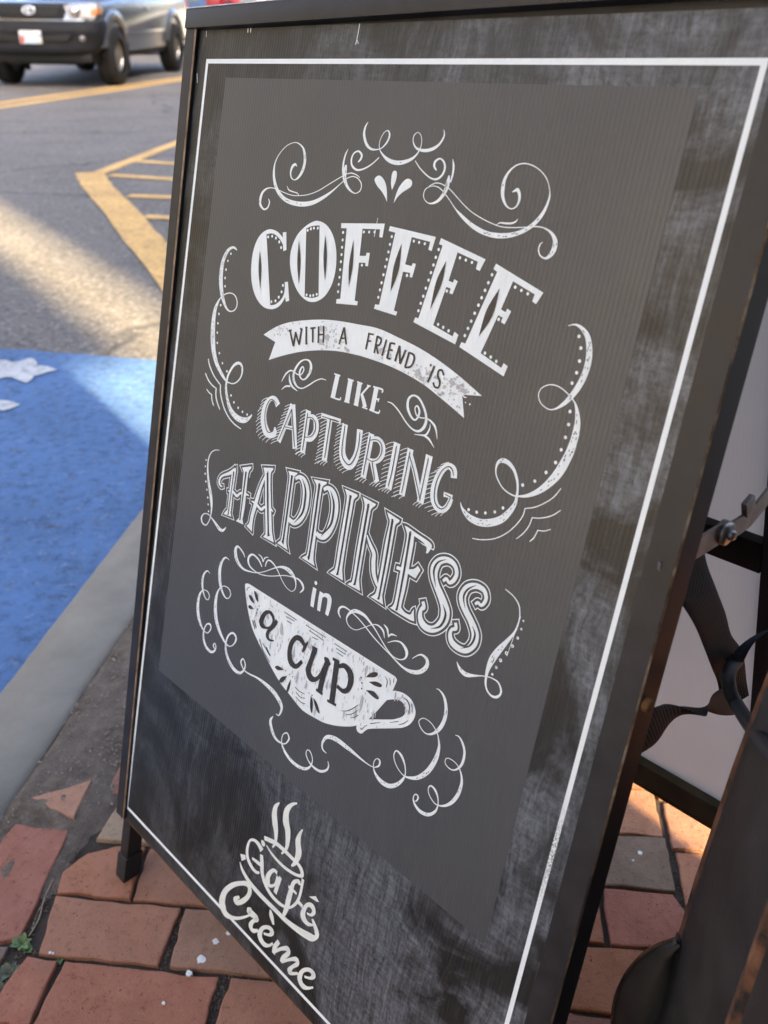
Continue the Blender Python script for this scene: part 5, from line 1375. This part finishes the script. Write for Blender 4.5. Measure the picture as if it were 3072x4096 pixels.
st2 = ribbon('webbing_strap', [((X_ + .002, .178, .520), (0.0000, 0.0058, 0.0181)), ((X_ + .002, .2000, .5127), (0.0000, 0.0043, 0.0181)), ((X_ + .001, .2180, .5065), (0.0000, 0.0043, 0.0152)), ((X_, .2400, .4985), (0.0043, 0.0029, 0.0087)), ((X_, .2625, .4888), (0.0116, 0.0014, 0.0017)), ((X_, .2850, .4790), (0.0058, -0.0058, 0.0087)), ((X_, .3060, .4690), (0.0014, -0.0116, 0.0188)), ((X_, .3300, .4575), (0.0000, -0.0145, 0.0232)), ((X_, .343, .4515), (0.0000, -0.0130, 0.0174))], M_WEB)
tag(st2, 'black webbing strap twisted once, running level from the sign frame under the cord', 'strap')
cd = tube('bungee_cord', [(0.606, 0.3166, 0.5125), (0.608, 0.3032, 0.513), (0.611, 0.2954, 0.508), (0.615, 0.2945, 0.4975), (0.623, 0.2921, 0.4904), (0.652, 0.2508, 0.514), (0.676, 0.206, 0.548), (0.701, 0.1571, 0.5864), (0.714, 0.1376, 0.5996), (0.725, 0.1227, 0.6091)], .0056, M_CORD, seg=14)
tag(cd, 'thick black round bungee cord hanging across the straps to the lamp post', 'cord')
lp = ribbon('strap_loop', [((.6065, .3150, .508), (.004, .004, .002)), ((.610, .3080, .5215), (.0045, .004, .001)), ((.612, .3165, .5312), (.005, .001, .004)), ((.614, .3349, .5328), (.005, 0, .0048)), ((.617, .3548, .5290), (.005, 0, .005)), ((.622, .385, .517), (.005, .001, .005)), ((.64, .43, .495), (.005, .001, .005))], simple('navy_fleece', (.010, .012, .018), .9, 0, .2, .4, 200, .5, 300))
tag(lp, 'dark navy strap loop curling up to the right above the cord', 'strap')

# ================================================================ LAMP POST
post = thing('lamp_post', 'tapered black cast iron lamp post with rusty ridges beside the sign', 'lamp post', (.80, .26, 0))
def post_r(zz):
    for (z0, r0), (z1, r1) in zip(PR, PR[1:]):
        if z0 <= zz <= z1: return r0 + (r1 - r0) * (zz - z0) / (z1 - z0)
    return PR[-1][1]
PR = [(-.01, .190), (.02, .189), (.06, .183), (.15, .176), (.25, .167), (.38, .1575), (.50, .146), (.57, .138), (.75, .114), (.95, .088), (1.05, .080), (1.06, .092), (1.10, .092), (1.12, .062), (2.2, .052), (3.1, .045)]
bm = bmesh.new(); prev = None; NS = 8
for zz, r in PR:
    ring = []
    for k in range(NS):
        a0 = 2 * math.pi * k / NS + .30
        # ridge (two verts) then a slightly hollow facet
        for da, f in ((-.035, 1.0), (0, 1.018), (.035, 1.0), (.25, .955), (.393, .945), (.535, .955)): ring.append(bm.verts.new((.80 + math.cos(a0 + da) * r * f, .26 + math.sin(a0 + da) * r * f, zz)))
    if prev:
        n = len(ring)
        for i in range(n):
            f = bm.faces.new((prev[i], prev[(i + 1) % n], ring[(i + 1) % n], ring[i])); f.material_index = 1 if i % 6 in (0, 1) and zz < 1.0 else 0
    prev = ring
bm.faces.new(prev)
def m_ridge():
    m, nt, b = nodes_of('ridge_rust', .85, 0, .3); v = coords(nt); f = noise_tex(nt, v, 30, 8, .7)
    nt.links.new(ramp(nt, f, [(.36, (.016, .015, .013)), (.52, (.12, .055, .028)), (.72, (.20, .11, .065))]), b.inputs['Base Color']); bump(nt, b, f, .5, .002); return m
bm_obj('shaft', bm, [M_POST, m_ridge()], post, angle=28)
# cast leaf that wraps the foot of the post
def leafplate(a_mid, spread, z0, z1, name):
    V, F = [], []; n, m = 14, 10
    for i in range(n + 1):
        t = i / n; zz = z0 + (z1 - z0) * t; hw = spread * (math.sin(math.pi * (.18 + .82 * t)) ** .8 if t < 1 else 0) + .004
        out = .010 + .050 * (1 - t) ** .7 + .03 * max(0, t - .75)
        for k in range(m + 1):
            f = k / m * 2 - 1; a = a_mid + f * hw / post_r(zz); r = post_r(zz) + out - .018 * f * f + (.004 if abs(f) > .93 else 0)
            V.append((.80 + math.cos(a) * r, .26 + math.sin(a) * r, zz))
    for i in range(n):
        for k in range(m): q = i * (m + 1) + k; F.append((q, q + 1, q + m + 2, q + m + 1))
    o = mesh_obj(name, V, F, M_POST, post, smooth=True); s = o.modifiers.new('thickness', 'SOLIDIFY'); s.thickness = .006; s.offset = 1
    return o
LO = [(.6049, .1924, .1714), (.6039, .1919, .1984), (.6052, .1925, .2203), (.6085, .194, .2411), (.6122, .1957, .2566), (.6175, .1982, .2733), (.6229, .2008, .2859), (.6309, .2045, .2989), (.6442, .2107, .3145)]
LI = [(.655, .2107, .10), (.650, .2100, .14), (.6475, .2099, .18), (.646, .2102, .205), (.6455, .2105, .23), (.645, .2108, .255), (.645, .211, .275), (.645, .211, .295), (.6455, .2112, .3143)]
LO = [(.622, .199, -.005), (.614, .196, .06), (.608, .1935, .12)] + LO; LI = [(.69, .225, -.005), (.675, .219, .03), (.662, .214, .07)] + LI
V, F = [], []; m = 8
for p0, p1 in zip(LO, LI):
    for k in range(m + 1): t = k / m; V.append(Vector(p0).lerp(Vector(p1), t) + Vector((.423, -.906, 0)) * (.012 * math.sin(math.pi * t) + .004 * (1 - t) ** 6))
for i in range(len(LO) - 1):
    for k in range(m): q = i * (m + 1) + k; F.append((q, q + 1, q + m + 2, q + m + 1))
o = mesh_obj('leaf_ornament', V, F, simple('olive_iron', (.045, .041, .030), .5, 0, .4, .35, 22, .3, 80), post, smooth=True); s = o.modifiers.new('thickness', 'SOLIDIFY'); s.thickness = .005; s.offset = -1
tube('leaf_rim', [tuple(Vector(p) + Vector((.423, -.906, 0)) * .003) for p in LO], .0016, m_ridge(), o, seg=8, per=4)
for k in range(1, 6): leafplate(math.radians(196 + 60 * k), .07, .0, .30, 'leaf_ornament')
bm = bmesh.new(); lathe(bm, [(.001, 3.62), (.03, 3.6), (.05, 3.52), (.16, 3.46), (.17, 3.44), (.13, 3.42), (.09, 3.12), (.05, 3.08), (.045, 3.0)], 12); 
bmesh.ops.translate(bm, verts=bm.verts, vec=(.80, .26, 0)); bm_obj('lantern', bm, M_POST, post, angle=30)
# ================================================================ VEHICLES
def side_extrude(bm, prof, ys, mat=0):
    """loft a closed side profile [(x, z)] across half widths; ys: list of (y, inset scale)"""
    rings = []
    cx = sum(p[0] for p in prof) / len(prof); cz = sum(p[1] for p in prof) / len(prof)
    for y, dx, dz in ys:
        rings.append([bm.verts.new((x + (cx - x) / abs(cx - x) * dx if abs(cx - x) > .3 else x, y, z - (dz if z > cz else 0))) for x, z in prof])
    for r0, r1 in zip(rings, rings[1:]):
        n = len(prof)
        for i in range(n): f = bm.faces.new((r0[i], r0[(i + 1) % n], r1[(i + 1) % n], r1[i])); f.material_index = mat
    f0 = bm.faces.new(rings[0][::-1]); f1 = bm.faces.new(rings[-1]); f0.material_index = f1.material_index = mat
def arch(x, r, z0, n=10): return [(x + r * math.cos(math.pi * k / n), z0 + r * math.sin(math.pi * k / n)) for k in range(n + 1)]
def wheel(root, M, x, y, R, w, rim_r, side):
    t = bmesh.new(); s = side
    lathe(t, [(rim_r * 1.02, -w / 2), (R * .90, -w / 2), (R * .975, -w * .42), (R, -w * .30), (R, w * .30), (R * .975, w * .42), (R * .90, w / 2), (rim_r * 1.02, w / 2)], 36, axis='Y')
    for k in range(36):   # tread blocks
        a = 2 * math.pi * k / 36
        for yy in (-.28, .12):
            c = Vector((math.cos(a), 0, math.sin(a))); tt = Vector((-math.sin(a), 0, math.cos(a))); b0 = c * R * .99 + Vector((0, yy * w, 0))
            q = [b0 - tt * .02, b0 + tt * .02, b0 + tt * .02 + Vector((0, .16 * w, 0)), b0 - tt * .02 + Vector((0, .16 * w, 0))]; add_hull8(t, q + [p + c * .012 for p in q])
    tyre = bm_obj('wheel', t, M_TYRE, root, matrix=M @ Matrix.Translation((x, y, R)), angle=40)
    r = bmesh.new(); o = s * w * .36
    lathe(r, [(rim_r, -s * w * .45), (rim_r, o), (rim_r * .93, o), (rim_r * .88, o - s * .03)], 36, axis='Y')
    lathe(r, [(.0005, o - s * .012), (rim_r * .24, o - s * .012), (rim_r * .26, o - s * .05)], 20, axis='Y')
    for k in range(6):
        a = 2 * math.pi * k / 6 + .3; c = Vector((math.cos(a), 0, math.sin(a))); tt = Vector((-math.sin(a), 0, math.cos(a)))
        p0, p1 = c * rim_r * .18, c * rim_r * .92; wa, wb = .032, .05
        q = [p0 - tt * wa, p1 - tt * wb, p1 + tt * wb, p0 + tt * wa]; add_hull8(r, [p + Vector((0, o - s * .06, 0)) for p in q] + [p + Vector((0, o - s * .018, 0)) for p in q], .006, 1)
    rim = bm_obj('rim', r, M_RIM, tyre, matrix=M @ Matrix.Translation((x, y, R)), angle=35)
    return tyre
def vbox(name, M, root, x0, x1, y0, y1, z0, z1, mat, bev=.01): return box_obj(name, x0, x1, y0, y1, z0, z1, mat, root, bev, M)
def vhull(name, M, root, p, mat, bev=.012):
    bm = bmesh.new(); add_hull8(bm, p, bev, 2); return bm_obj(name, bm, mat, root, matrix=M, angle=35)

# ---- silver pickup truck (origin under the front axle, x forward, y to its left)
f_ = Vector((.683, -.730, 0)).normalized(); up_ = Vector((.0435, .0352, 1)).normalized(); l_ = up_.cross(f_).normalized(); f_ = l_.cross(up_)
tp = AB(-6.466, -13.686); tp.z = road_z(-6.466)
TM = Matrix(((f_.x, l_.x, up_.x, tp.x), (f_.y, l_.y, up_.y, tp.y), (f_.z, l_.z, up_.z, tp.z), (0, 0, 0, 1)))
truck = thing('pickup_truck', 'silver pickup truck with dark grey front bumper driving beyond the yellow line', 'pickup truck', tp)
Rw, ww = .392, .262
prof = [(.74, .52), (.80, .70), (.80, .86), (.78, 1.0), (.62, 1.075), (-.10, 1.125), (-.58, 1.15), (-.70, 1.16), (-4.28, 1.17), (-4.34, 1.10), (-4.34, .56), (-3.80, .50)] + [(x, z) for x, z in arch(-3.24, .47, .42)][::-1][:0] + [(-3.24 - .48, .50)] + arch(-3.24, .48, .40)[::-1][1:-1] + [(-3.24 + .48, .44), (-.50, .44)] + arch(0, .48, .40)[::-1][1:-1] + [(.48, .50)]
bm = bmesh.new(); side_extrude(bm, prof, [(-.895, .15, .10), (-.880, .09, .05), (-.80, .035, .0), (-.5, 0, 0), (.5, 0, 0), (.80, .035, .0), (.880, .09, .05), (.895, .15, .10)])
body = bm_obj('body', bm, M_SILVER, truck, matrix=TM, angle=30)
vbox('sill', TM, truck, -2.74, -.50, -.84, .84, .36, .46, M_BLACKVOID, .02)
vbox('valance', TM, truck, .34, .80, -.78, .78, .33, .47, M_BLACKVOID, .05)
for s in (-1, 1): vbox('mud_flap', TM, truck, -.47, -.44, min(s * .66, s * .92), max(s * .66, s * .92), .16, .55, M_BLACKVOID, .005)
vbox('chassis', TM, truck, -4.2, .55, -.45, .45, .32, .46, M_BLACKVOID, .02)
vbox('skid_plate', TM, truck, .30, .72, -.50, .50, .30, .46, M_BLACKVOID, .03)
# cab
def cabp(z, x0, x1, y): return [(x0, -y, z), (x1, -y, z), (x1, y, z), (x0, y, z)]
vhull('cab', TM, truck, cabp(1.14, -2.72, -.62, .82) + cabp(1.74, -2.50, -1.28, .68), M_SILVER, .06)
for s in (-1, 1):
    for x0, x1, x2, x3 in ((-1.55, -.86, -1.55, -1.30), (-2.50, -1.63, -2.40, -1.63)):
        q = lambda x, z: (x, s * (.826 - (z - 1.14) / .60 * .14), z)
        vhull('side_window', TM, truck, [q(x0, 1.20), q(x1, 1.20), (x1, s * .76, 1.20), (x0, s * .76, 1.20), q(x2, 1.62), q(x3, 1.62), (x3, s * .66, 1.62), (x2, s * .66, 1.62)], M_GLASS, .01)
    mir = vbox('mirror', TM, truck, -.92, -.80, s * .90 if s > 0 else s * 1.08, s * 1.08 if s > 0 else s * .90, 1.16, 1.34, M_DARKPLAS, .03)
    vbox('door_handle', TM, truck, -1.72, -1.56, s * .895 if s > 0 else s * .925, s * .925 if s > 0 else s * .895, 1.00, 1.035, M_SILVER, .008)
    vbox('door_moulding', TM, truck, -2.66, -.56, s * .890 if s > 0 else s * .910, s * .910 if s > 0 else s * .890, .66, .70, M_SILVER, .006)
vhull('windscreen', TM, truck, [(-.66, -.74, 1.17), (-.62, -.74, 1.18), (-.62, .74, 1.18), (-.66, .74, 1.17), (-1.27, -.62, 1.68), (-1.23, -.62, 1.69), (-1.23, .62, 1.69), (-1.27, .62, 1.68)], M_GLASS, .01)
vbox('bed_liner', TM, truck, -4.24, -2.80, -.72, .72, 1.12, 1.176, M_BLACKVOID, .02)
# flares
for x in (0, -3.24):
    for s in (-1, 1):
        bm = bmesh.new(); prev = None
        for k in range(17):
            a = math.radians(12 + 156 * k / 16); ring = []
            for rr, yy in ((.475, .885), (.485, .925), (.53, .935), (.60, .912), (.62, .88)): ring.append(bm.verts.new((x + rr * math.cos(a), s * yy, .40 + rr * math.sin(a))))
            if prev:
                for i in range(4): bm.faces.new((prev[i], prev[i + 1], ring[i + 1], ring[i]))
            prev = ring
        bm_obj('fender_flare', bm, M_SILVER, truck, matrix=TM, smooth=True)
        bm = bmesh.new(); prev = None
        for k in range(13):
            a = math.radians(180 * k / 12); ring = [bm.verts.new((x + .475 * math.cos(a), s * yy, .40 + .475 * math.sin(a))) for yy in (.40, .90)]
            if prev: bm.faces.new((prev[0], prev[1], ring[1], ring[0]))
            prev = ring
        bm_obj('wheel_well', bm, M_BLACKVOID, truck, matrix=TM)
        wheel(truck, TM, x, s * .80, Rw, ww, .222, s)
# front: bumper, grille, lamps, plate
bm = bmesh.new()
def loft_front(bm, secs, mat=0):
    """secs: list of (z, [(y, x)...]) rings open"""
    prev = None
    for zz, ring in secs:
        r = [bm.verts.new((x, y, zz)) for y, x in ring]
        if prev:
            for i in range(len(r) - 1): f = bm.faces.new((prev[i], prev[i + 1], r[i + 1], r[i])); f.material_index = mat
        prev = r
def bow(z, xf, yw, xb): return (z, [(-yw, xb), (-yw, xb + .22), (-yw * .93, xf - .10), (-yw * .72, xf - .025), (-yw * .4, xf), (0, xf + .012), (yw * .4, xf), (yw * .72, xf - .025), (yw * .93, xf - .10), (yw, xb + .22), (yw, xb)])
loft_front(bm, [bow(.86, .84, .905, .40), bow(.845, .885, .915, .40), bow(.76, .925, .92, .42), bow(.70, .930, .92, .44), bow(.66, .900, .915, .45), bow(.56, .905, .90, .46), bow(.50, .915, .86, .46), bow(.44, .88, .80, .50), bow(.42, .70, .78, .50)])
bumper = bm_obj('front_bumper', bm, M_DARKPLAS, truck, matrix=TM, smooth=True)
vhull('intake', TM, bumper, [(.86, -.50, .595), (.925, -.50, .595), (.925, .50, .595), (.86, .50, .595), (.86, -.58, .69), (.918, -.58, .69), (.918, .58, .69), (.86, .58, .69)], M_BLACKVOID, .012)
for s in (-1, 1):
    vhull('fog_recess', TM, bumper, [(.78, s * .60, .60), (.885, s * .60, .60), (.82, s * .80, .60), (.74, s * .80, .60), (.78, s * .60, .69), (.885, s * .60, .69), (.82, s * .80, .69), (.74, s * .80, .69)], M_BLACKVOID, .006)
    bm = bmesh.new(); lathe(bm, [(.0005, .02), (.03, .018), (.04, 0), (.045, -.03)], 16); bm_obj('fog_lamp', bm, M_LENS, bumper, matrix=TM @ Matrix.Translation((.868, s * .70, .645)) @ Matrix.Rotation(math.pi / 2, 4, 'Y'), smooth=True)
    h = vhull('headlight', TM, truck, [(.60, s * .50, .885), (.850, s * .54, .885), (.765, s * .88, .885), (.55, s * .88, .885), (.55, s * .47, 1.06), (.815, s * .47, 1.06), (.66, s * .905, 1.075), (.45, s * .905, 1.075)], M_LENS, .02)
    vhull('indicator', TM, h, [(.60, s * .82, .93), (.775, s * .825, .93), (.72, s * .906, .93), (.55, s * .906, .93), (.56, s * .84, 1.01), (.745, s * .845, 1.01), (.67, s * .914, 1.01), (.50, s * .914, 1.01)], M_AMBER, .008)
    bm = bmesh.new(); lathe(bm, [(.0005, .03), (.05, .02), (.075, .0), (.078, -.03)], 18); bm_obj('lamp_bowl', bm, M_CHROME, h, matrix=TM @ Matrix.Translation((.818, s * .62, .97)) @ Matrix.Rotation(math.pi / 2, 4, 'Y'), smooth=True)
gr = vhull('grille', TM, truck, [(.62, -.44, .875), (.865, -.44, .875), (.865, .44, .875), (.62, .44, .875), (.60, -.54, 1.075), (.80, -.54, 1.075), (.80, .54, 1.075), (.60, .54, 1.075)], M_DARKPLAS, .03)
vhull('grille_opening', TM, gr, [(.70, -.36, .905), (.868, -.36, .905), (.868, .36, .905), (.70, .36, .905), (.70, -.46, 1.05), (.826, -.46, 1.05), (.826, .46, 1.05), (.70, .46, 1.05)], M_BLACKVOID, .008)
for zz in (.945, 1.00): vbox('grille_bar', TM, gr, .80, .872 - (zz - .905) * .28, -.42, .42, zz - .012, zz + .012, M_DARKPLAS, .005)
def oval(bm, rx, rz, r, cy, cz, n=32):
    prev = None; first = None
    for k in range(n + 1):
        a = 2 * math.pi * k / n; c = Vector((0, cy + rx * math.cos(a), cz + rz * math.sin(a))); nn = Vector((0, math.cos(a), math.sin(a)))
        ring = [bm.verts.new(c + nn * (r * math.cos(t)) + Vector((r * math.sin(t), 0, 0))) for t in [2 * math.pi * j / 6 for j in range(6)]] if k < n else first
        if prev:
            for j in range(6): bm.faces.new((prev[j], prev[(j + 1) % 6], ring[(j + 1) % 6], ring[j]))
        if first is None: first = ring
        prev = ring
bm = bmesh.new(); oval(bm, .083, .055, .010, 0, 0); oval(bm, .022, .048, .007, 0, 0); oval(bm, .056, .019, .007, 0, .027)
em = bm_obj('emblem', bm, M_CHROME, gr, matrix=TM @ Matrix.Translation((.868, 0, .985)) @ Matrix.Rotation(-.25, 4, 'Y'), smooth=True)
PLM = TM @ Matrix.Translation((.948, 0, .655))
pl = box_obj('number_plate', -.012, .004, -.155, .155, -.080, .080, M_PLATE, truck, .006, PLM)
mesh_obj('plate_band', [(.0046, -.15, -.075), (.0046, .15, -.075), (.0046, .15, -.030), (.0046, -.15, -.030)], [(0, 1, 2, 3)], M_PLATEBLUE, pl, matrix=PLM)
mesh_obj('plate_shield', [(.0056, -.15, -.072), (.0056, -.09, -.072), (.0056, -.095, .0), (.0056, -.14, .025)], [(0, 1, 2, 3)], M_PLATERED, pl, matrix=PLM)
mesh_obj('plate_gold_patch', [(.0052, .11, -.074), (.0052, .148, -.074), (.0052, .148, -.045), (.0052, .125, -.05)], [(0, 1, 2, 3)], M_PLATEGOLD, pl, matrix=PLM)
fc = bpy.data.curves.new('plate_number', 'FONT'); fc.body = '5S71MAR'; fc.size = .078; fc.align_x = 'CENTER'; fc.align_y = 'CENTER'; fc.extrude = .0004; fc.materials.append(M_PLATETX); fc.space_character = 1.0
fo = bpy.data.objects.new('plate_number_curve', fc); fme = bpy.data.meshes.new_from_object(fo); bpy.data.objects.remove(fo); fme.name = 'plate_number'; fo = bpy.data.objects.new('plate_number', fme); fo.matrix_world = PLM @ Matrix.Translation((.0062, .018, .014)) @ Matrix.Rotation(math.pi / 2, 4, 'Z') @ Matrix.Rotation(math.pi / 2, 4, 'X'); link(fo, pl)
for s in (-1, 1): vhull('tail_light', TM, truck, [(-4.37, s * .72, .80), (-4.25, s * .72, .80), (-4.25, s * .90, .80), (-4.37, s * .88, .80), (-4.37, s * .72, 1.12), (-4.25, s * .72, 1.12), (-4.25, s * .90, 1.12), (-4.37, s * .88, 1.12)], M_RED, .01)
# ---- two parked vehicles further up the street
def hatchback(root, M, paint, L, Wd, Hh, van=False):
    zb = .95 if not van else 1.25; hw = Wd / 2
    pr = [(L * .5, .30), (L * .5 + .02, .55), (L * .47, .78), (L * .28 if not van else L * .42, zb), (-L * .47, zb + .05), (-L * .5, .85), (-L * .5, .32)] + [(-L * .31 - .36, .26)] + arch(-L * .31, .36, .28)[::-1][1:-1] + [(-L * .31 + .36, .24), (L * .31 - .36, .24)] + arch(L * .31, .36, .28)[::-1][1:-1] + [(L * .31 + .36, .26)]
    bm = bmesh.new(); side_extrude(bm, pr, [(-hw, .03, .08), (-hw * .97, .01, .03), (hw * .97, .01, .03), (hw, .03, .08)]); bm_obj('body', bm, paint, root, matrix=M, angle=30)
    x0b, x1b, x0t, x1t = (-L * .46, L * .24, -L * .38, L * .06) if not van else (-L * .49, L * .40, -L * .48, L * .26)
    c = vhull('cabin', M, root, [(x0b, -hw * .94, zb - .02), (x1b, -hw * .94, zb - .02), (x1b, hw * .94, zb - .02), (x0b, hw * .94, zb - .02), (x0t, -hw * .78, Hh), (x1t, -hw * .78, Hh), (x1t, hw * .78, Hh), (x0t, hw * .78, Hh)], paint, .05)
    for s in (-1, 1):
        q = lambda x, t: (x, s * (hw * .945 - hw * .16 * t + .012), zb + (Hh - zb) * t)
        for xa, xb, xc, xd in (((x0b + .35), (x0b + x1b) / 2 - .05, x0t + .25, (x0t + x1t) / 2 - .05), ((x0b + x1b) / 2 + .05, x1b - .40, (x0t + x1t) / 2 + .05, x1t - .05)):
            vhull('side_window', M, root, [q(xa, .1), q(xb, .1), (xb, s * hw * .8, zb + .05), (xa, s * hw * .8, zb + .05), q(xc, .86), q(xd, .86), (xd, s * hw * .7, Hh - .08), (xc, s * hw * .7, Hh - .08)], M_GLASS, .01)
        vhull('tail_light', M, root, [(-L * .515, s * hw * .70, .78), (-L * .45, s * hw * .70, .78), (-L * .42, s * hw * 1.005, .78), (-L * .505, s * hw * .99, .78), (-L * .512, s * hw * .74, zb + .22), (-L * .45, s * hw * .74, zb + .22), (-L * .43, s * hw * 1.0, zb + .22), (-L * .495, s * hw * .98, zb + .22)], M_RED, .015)
        vhull('headlight', M, root, [(L * .46, s * hw * .6, .60), (L * .515, s * hw * .6, .60), (L * .49, s * hw * .96, .60), (L * .44, s * hw * .98, .60), (L * .44, s * hw * .6, .76), (L * .49, s * hw * .6, .76), (L * .46, s * hw * .96, .76), (L * .42, s * hw * .98, .76)], M_LENS, .015)
        for x in (-L * .31, L * .31): wheel(root, M, x, s * (hw - .11), .32, .20, .20, s)
    vhull('rear_window', M, root, [(x0b - .02, -hw * .72, zb + .06), (x0b + .05, -hw * .72, zb + .06), (x0b + .05, hw * .72, zb + .06), (x0b - .02, hw * .72, zb + .06), (x0t - .03, -hw * .62, Hh - .08), (x0t + .05, -hw * .62, Hh - .08), (x0t + .05, hw * .62, Hh - .08), (x0t - .03, hw * .62, Hh - .08)], M_GLASS, .01)
    vhull('windscreen', M, root, [(x1b - .05, -hw * .8, zb + .03), (x1b + .02, -hw * .8, zb + .03), (x1b + .02, hw * .8, zb + .03), (x1b - .05, hw * .8, zb + .03), (x1t - .05, -hw * .66, Hh - .06), (x1t + .03, -hw * .66, Hh - .06), (x1t + .03, hw * .66, Hh - .06), (x1t - .05, hw * .66, Hh - .06)], M_GLASS, .01)
def place(a, b, yaw): p = AB(a, b, road_z(max(a, -12.4))); return p, Matrix.Translation(p) @ Matrix.Rotation(yaw, 4, 'Z')
az1 = math.atan2(E1.y, E1.x)
p, Mx = place(-8.55, -22.9, az1 + math.pi); car1 = thing('parked_car', 'dark blue hatchback just above the sign rail, red tail light showing', 'car', p); hatchback(car1, Mx, M_CARBLUE, 4.3, 1.78, 1.55)
p, Mx = place(-5.3, -29.5, az1 + math.pi); car2 = thing('parked_van', 'white van further up the street, just above the sign rail', 'van', p); hatchback(car2, Mx, M_CARWHITE, 5.0, 1.95, 2.1, True)

# ================================================================ BUILDINGS (off to the sides, they shade the sign and show in its gloss)
def building(name, label, corner, ang, w, dpt, h, mat, rows=2, cols=4, faces=(0,)):
    root = thing(name, label, 'building', (corner[0], corner[1], 0)); Mb = Matrix.Translation((corner[0], corner[1], 0)) @ Matrix.Rotation(ang, 4, 'Z')
    box_obj('wall', 0, w, 0, dpt, -.3, h, mat, root, 0, Mb); box_obj('roof', -.25, w + .25, -.25, dpt + .25, h, h + .35, M_TRIM, root, .05, Mb)
    for fc_ in faces:
        for r in range(rows):
            for c in range(cols):
                x = (c + .5) * w / cols; z = 1.0 + r * (h - .6) / rows
                yy = 0 if fc_ == 0 else dpt; s = -1 if fc_ == 0 else 1
                wd = box_obj('window', x - .55, x + .55, min(yy, yy + s * .06), max(yy, yy + s * .06), z, z + 1.5, M_TRIM, root, 0, Mb); box_obj('pane', x - .46, x + .46, min(yy, yy + s * .075), max(yy, yy + s * .075), z + .09, z + 1.41, M_PANE, wd, 0, Mb)
    return root
sa = SUN_AZ; sv = Vector((math.cos(sa), math.sin(sa)))
building('cafe_building', 'tall dark brick cafe building beside the sidewalk behind the camera', (2.55 + 4.8 * math.sin(sa), .265 - 4.8 * math.cos(sa)), sa, 12, 4.8, 10.5, M_WALLBRICK, 3, 4, (0,))  # unseen block, side wall laid along the sun to cast the near shade
building('corner_building', 'cream rendered building across the narrow passage from the cafe', (15.0, -1.02), sa, 9, 26, 24.0, M_WALLCREAM, 3, 4, (1,))  # unseen block added to shade the road beyond the sun strip
c = AB(-15.0, 3.0); building('shop_building', 'dark brick shop across the street facing the sign', (c.x, c.y), math.atan2(E2.y, E2.x) + math.pi, 13, 9, 8.5, M_WALLBRICK, 2, 5, (0,))
c = AB(-15.0, 17.5); building('shop_building', 'cream rendered shop across the street beyond the dark one', (c.x, c.y), math.atan2(E2.y, E2.x) + math.pi, 13, 9, 12.0, M_WALLCREAM, 2, 5, (0,))

for k, b0 in enumerate((-22.0, -36.0, -52.0)):
    c = AB(4.2, b0); building('row_house', ['dark brick row house nearest up the street on the cafe side', 'dark brick row house in the middle up the street on the cafe side', 'dark brick row house furthest up the street on the cafe side'][k], (c.x, c.y), math.atan2(E2.y, E2.x), 12.5, 8, 8.0 + k, M_WALLBRICK, 2, 4, (0,))  # added out of view so the truck side reflects something dark

# ================================================================ TREES AND POSTS BEYOND THE ROAD
def tree(label, a, b, h, seed):
    rnd = random.Random(seed); base = AB(a, b, .64); t = thing('roadside_tree', label, 'tree', base, 'trees beyond the road')
    bm = bmesh.new(); tips = []
    def limb(p, d, L, r, depth):
        q = p + d * L; x = d.orthogonal().normalized(); y = d.cross(x); R0, R1 = [], []
        for k in range(7): a_ = 2 * math.pi * k / 7; R0.append(bm.verts.new(p + (x * math.cos(a_) + y * math.sin(a_)) * r)); R1.append(bm.verts.new(q + (x * math.cos(a_) + y * math.sin(a_)) * r * .66))
        for k in range(7): bm.faces.new((R0[k], R0[(k + 1) % 7], R1[(k + 1) % 7], R1[k]))
        if depth == 0: tips.append(q); return
        for _ in range(3 if depth > 1 else 4):
            nd = (d + Vector((rnd.uniform(-.8, .8), rnd.uniform(-.8, .8), rnd.uniform(-.1, .5)))).normalized(); limb(q, nd, L * rnd.uniform(.6, .8), r * .6, depth - 1)
        tips.append(q)
    limb(base - Vector((0, 0, .1)), Vector((0, 0, 1)), h * .30, h * .03, 3); bm_obj('trunk', bm, M_BARK, t, smooth=True)
    V, F = [], []
    for q in tips:
        for _ in range(34):
            c_ = q + Vector((rnd.gauss(0, .35), rnd.gauss(0, .35), rnd.gauss(0, .3))); n = Vector((rnd.uniform(-1, 1), rnd.uniform(-1, 1), rnd.uniform(-1, 1))).normalized(); x = n.orthogonal().normalized() * .075; y = n.cross(x).normalized() * .05; o = len(V); V += [c_ - x, c_ - y, c_ + x, c_ + y]; F.append((o, o + 1, o + 2, o + 3))
    mesh_obj('crown', V, F, M_TANLEAF, t)
tree('tan leaved tree behind the pickup truck tailgate', -13.8, -40, 6.5, 3); tree('tan leaved tree furthest along the far verge', -15.5, -55, 7.5, 9); tree('broad tan tree standing left behind the pickup truck', -17.0, -33, 6.0, 12); tree('young tan tree far beyond the parked vehicles', -9 - 6, -74, 8.0, 17)
for k, (a, b) in enumerate([(-13.1, -33.6), (-13.1, -34.9), (-13.2, -36.6)]):
    pbm = bmesh.new(); p = AB(a, b, .6); add_box(pbm, p.x - .07, p.x + .07, p.y - .07, p.y + .07, .55, 1.5, .015)
    for i in range(4): pass
    lathe(pbm, [(.11, 1.5), (.11, 1.54), (.02, 1.64), (.001, 1.65)], 12, center=(p.x, p.y, 0)); o = bm_obj('fence_post', pbm, M_TRIM, angle=35)
    tag(o, ['pale post seen under the pickup truck, nearest of three', 'pale post seen under the pickup truck, middle of three', 'pale post seen under the pickup truck, furthest of three'][k], 'post', 'pale posts on the far verge')
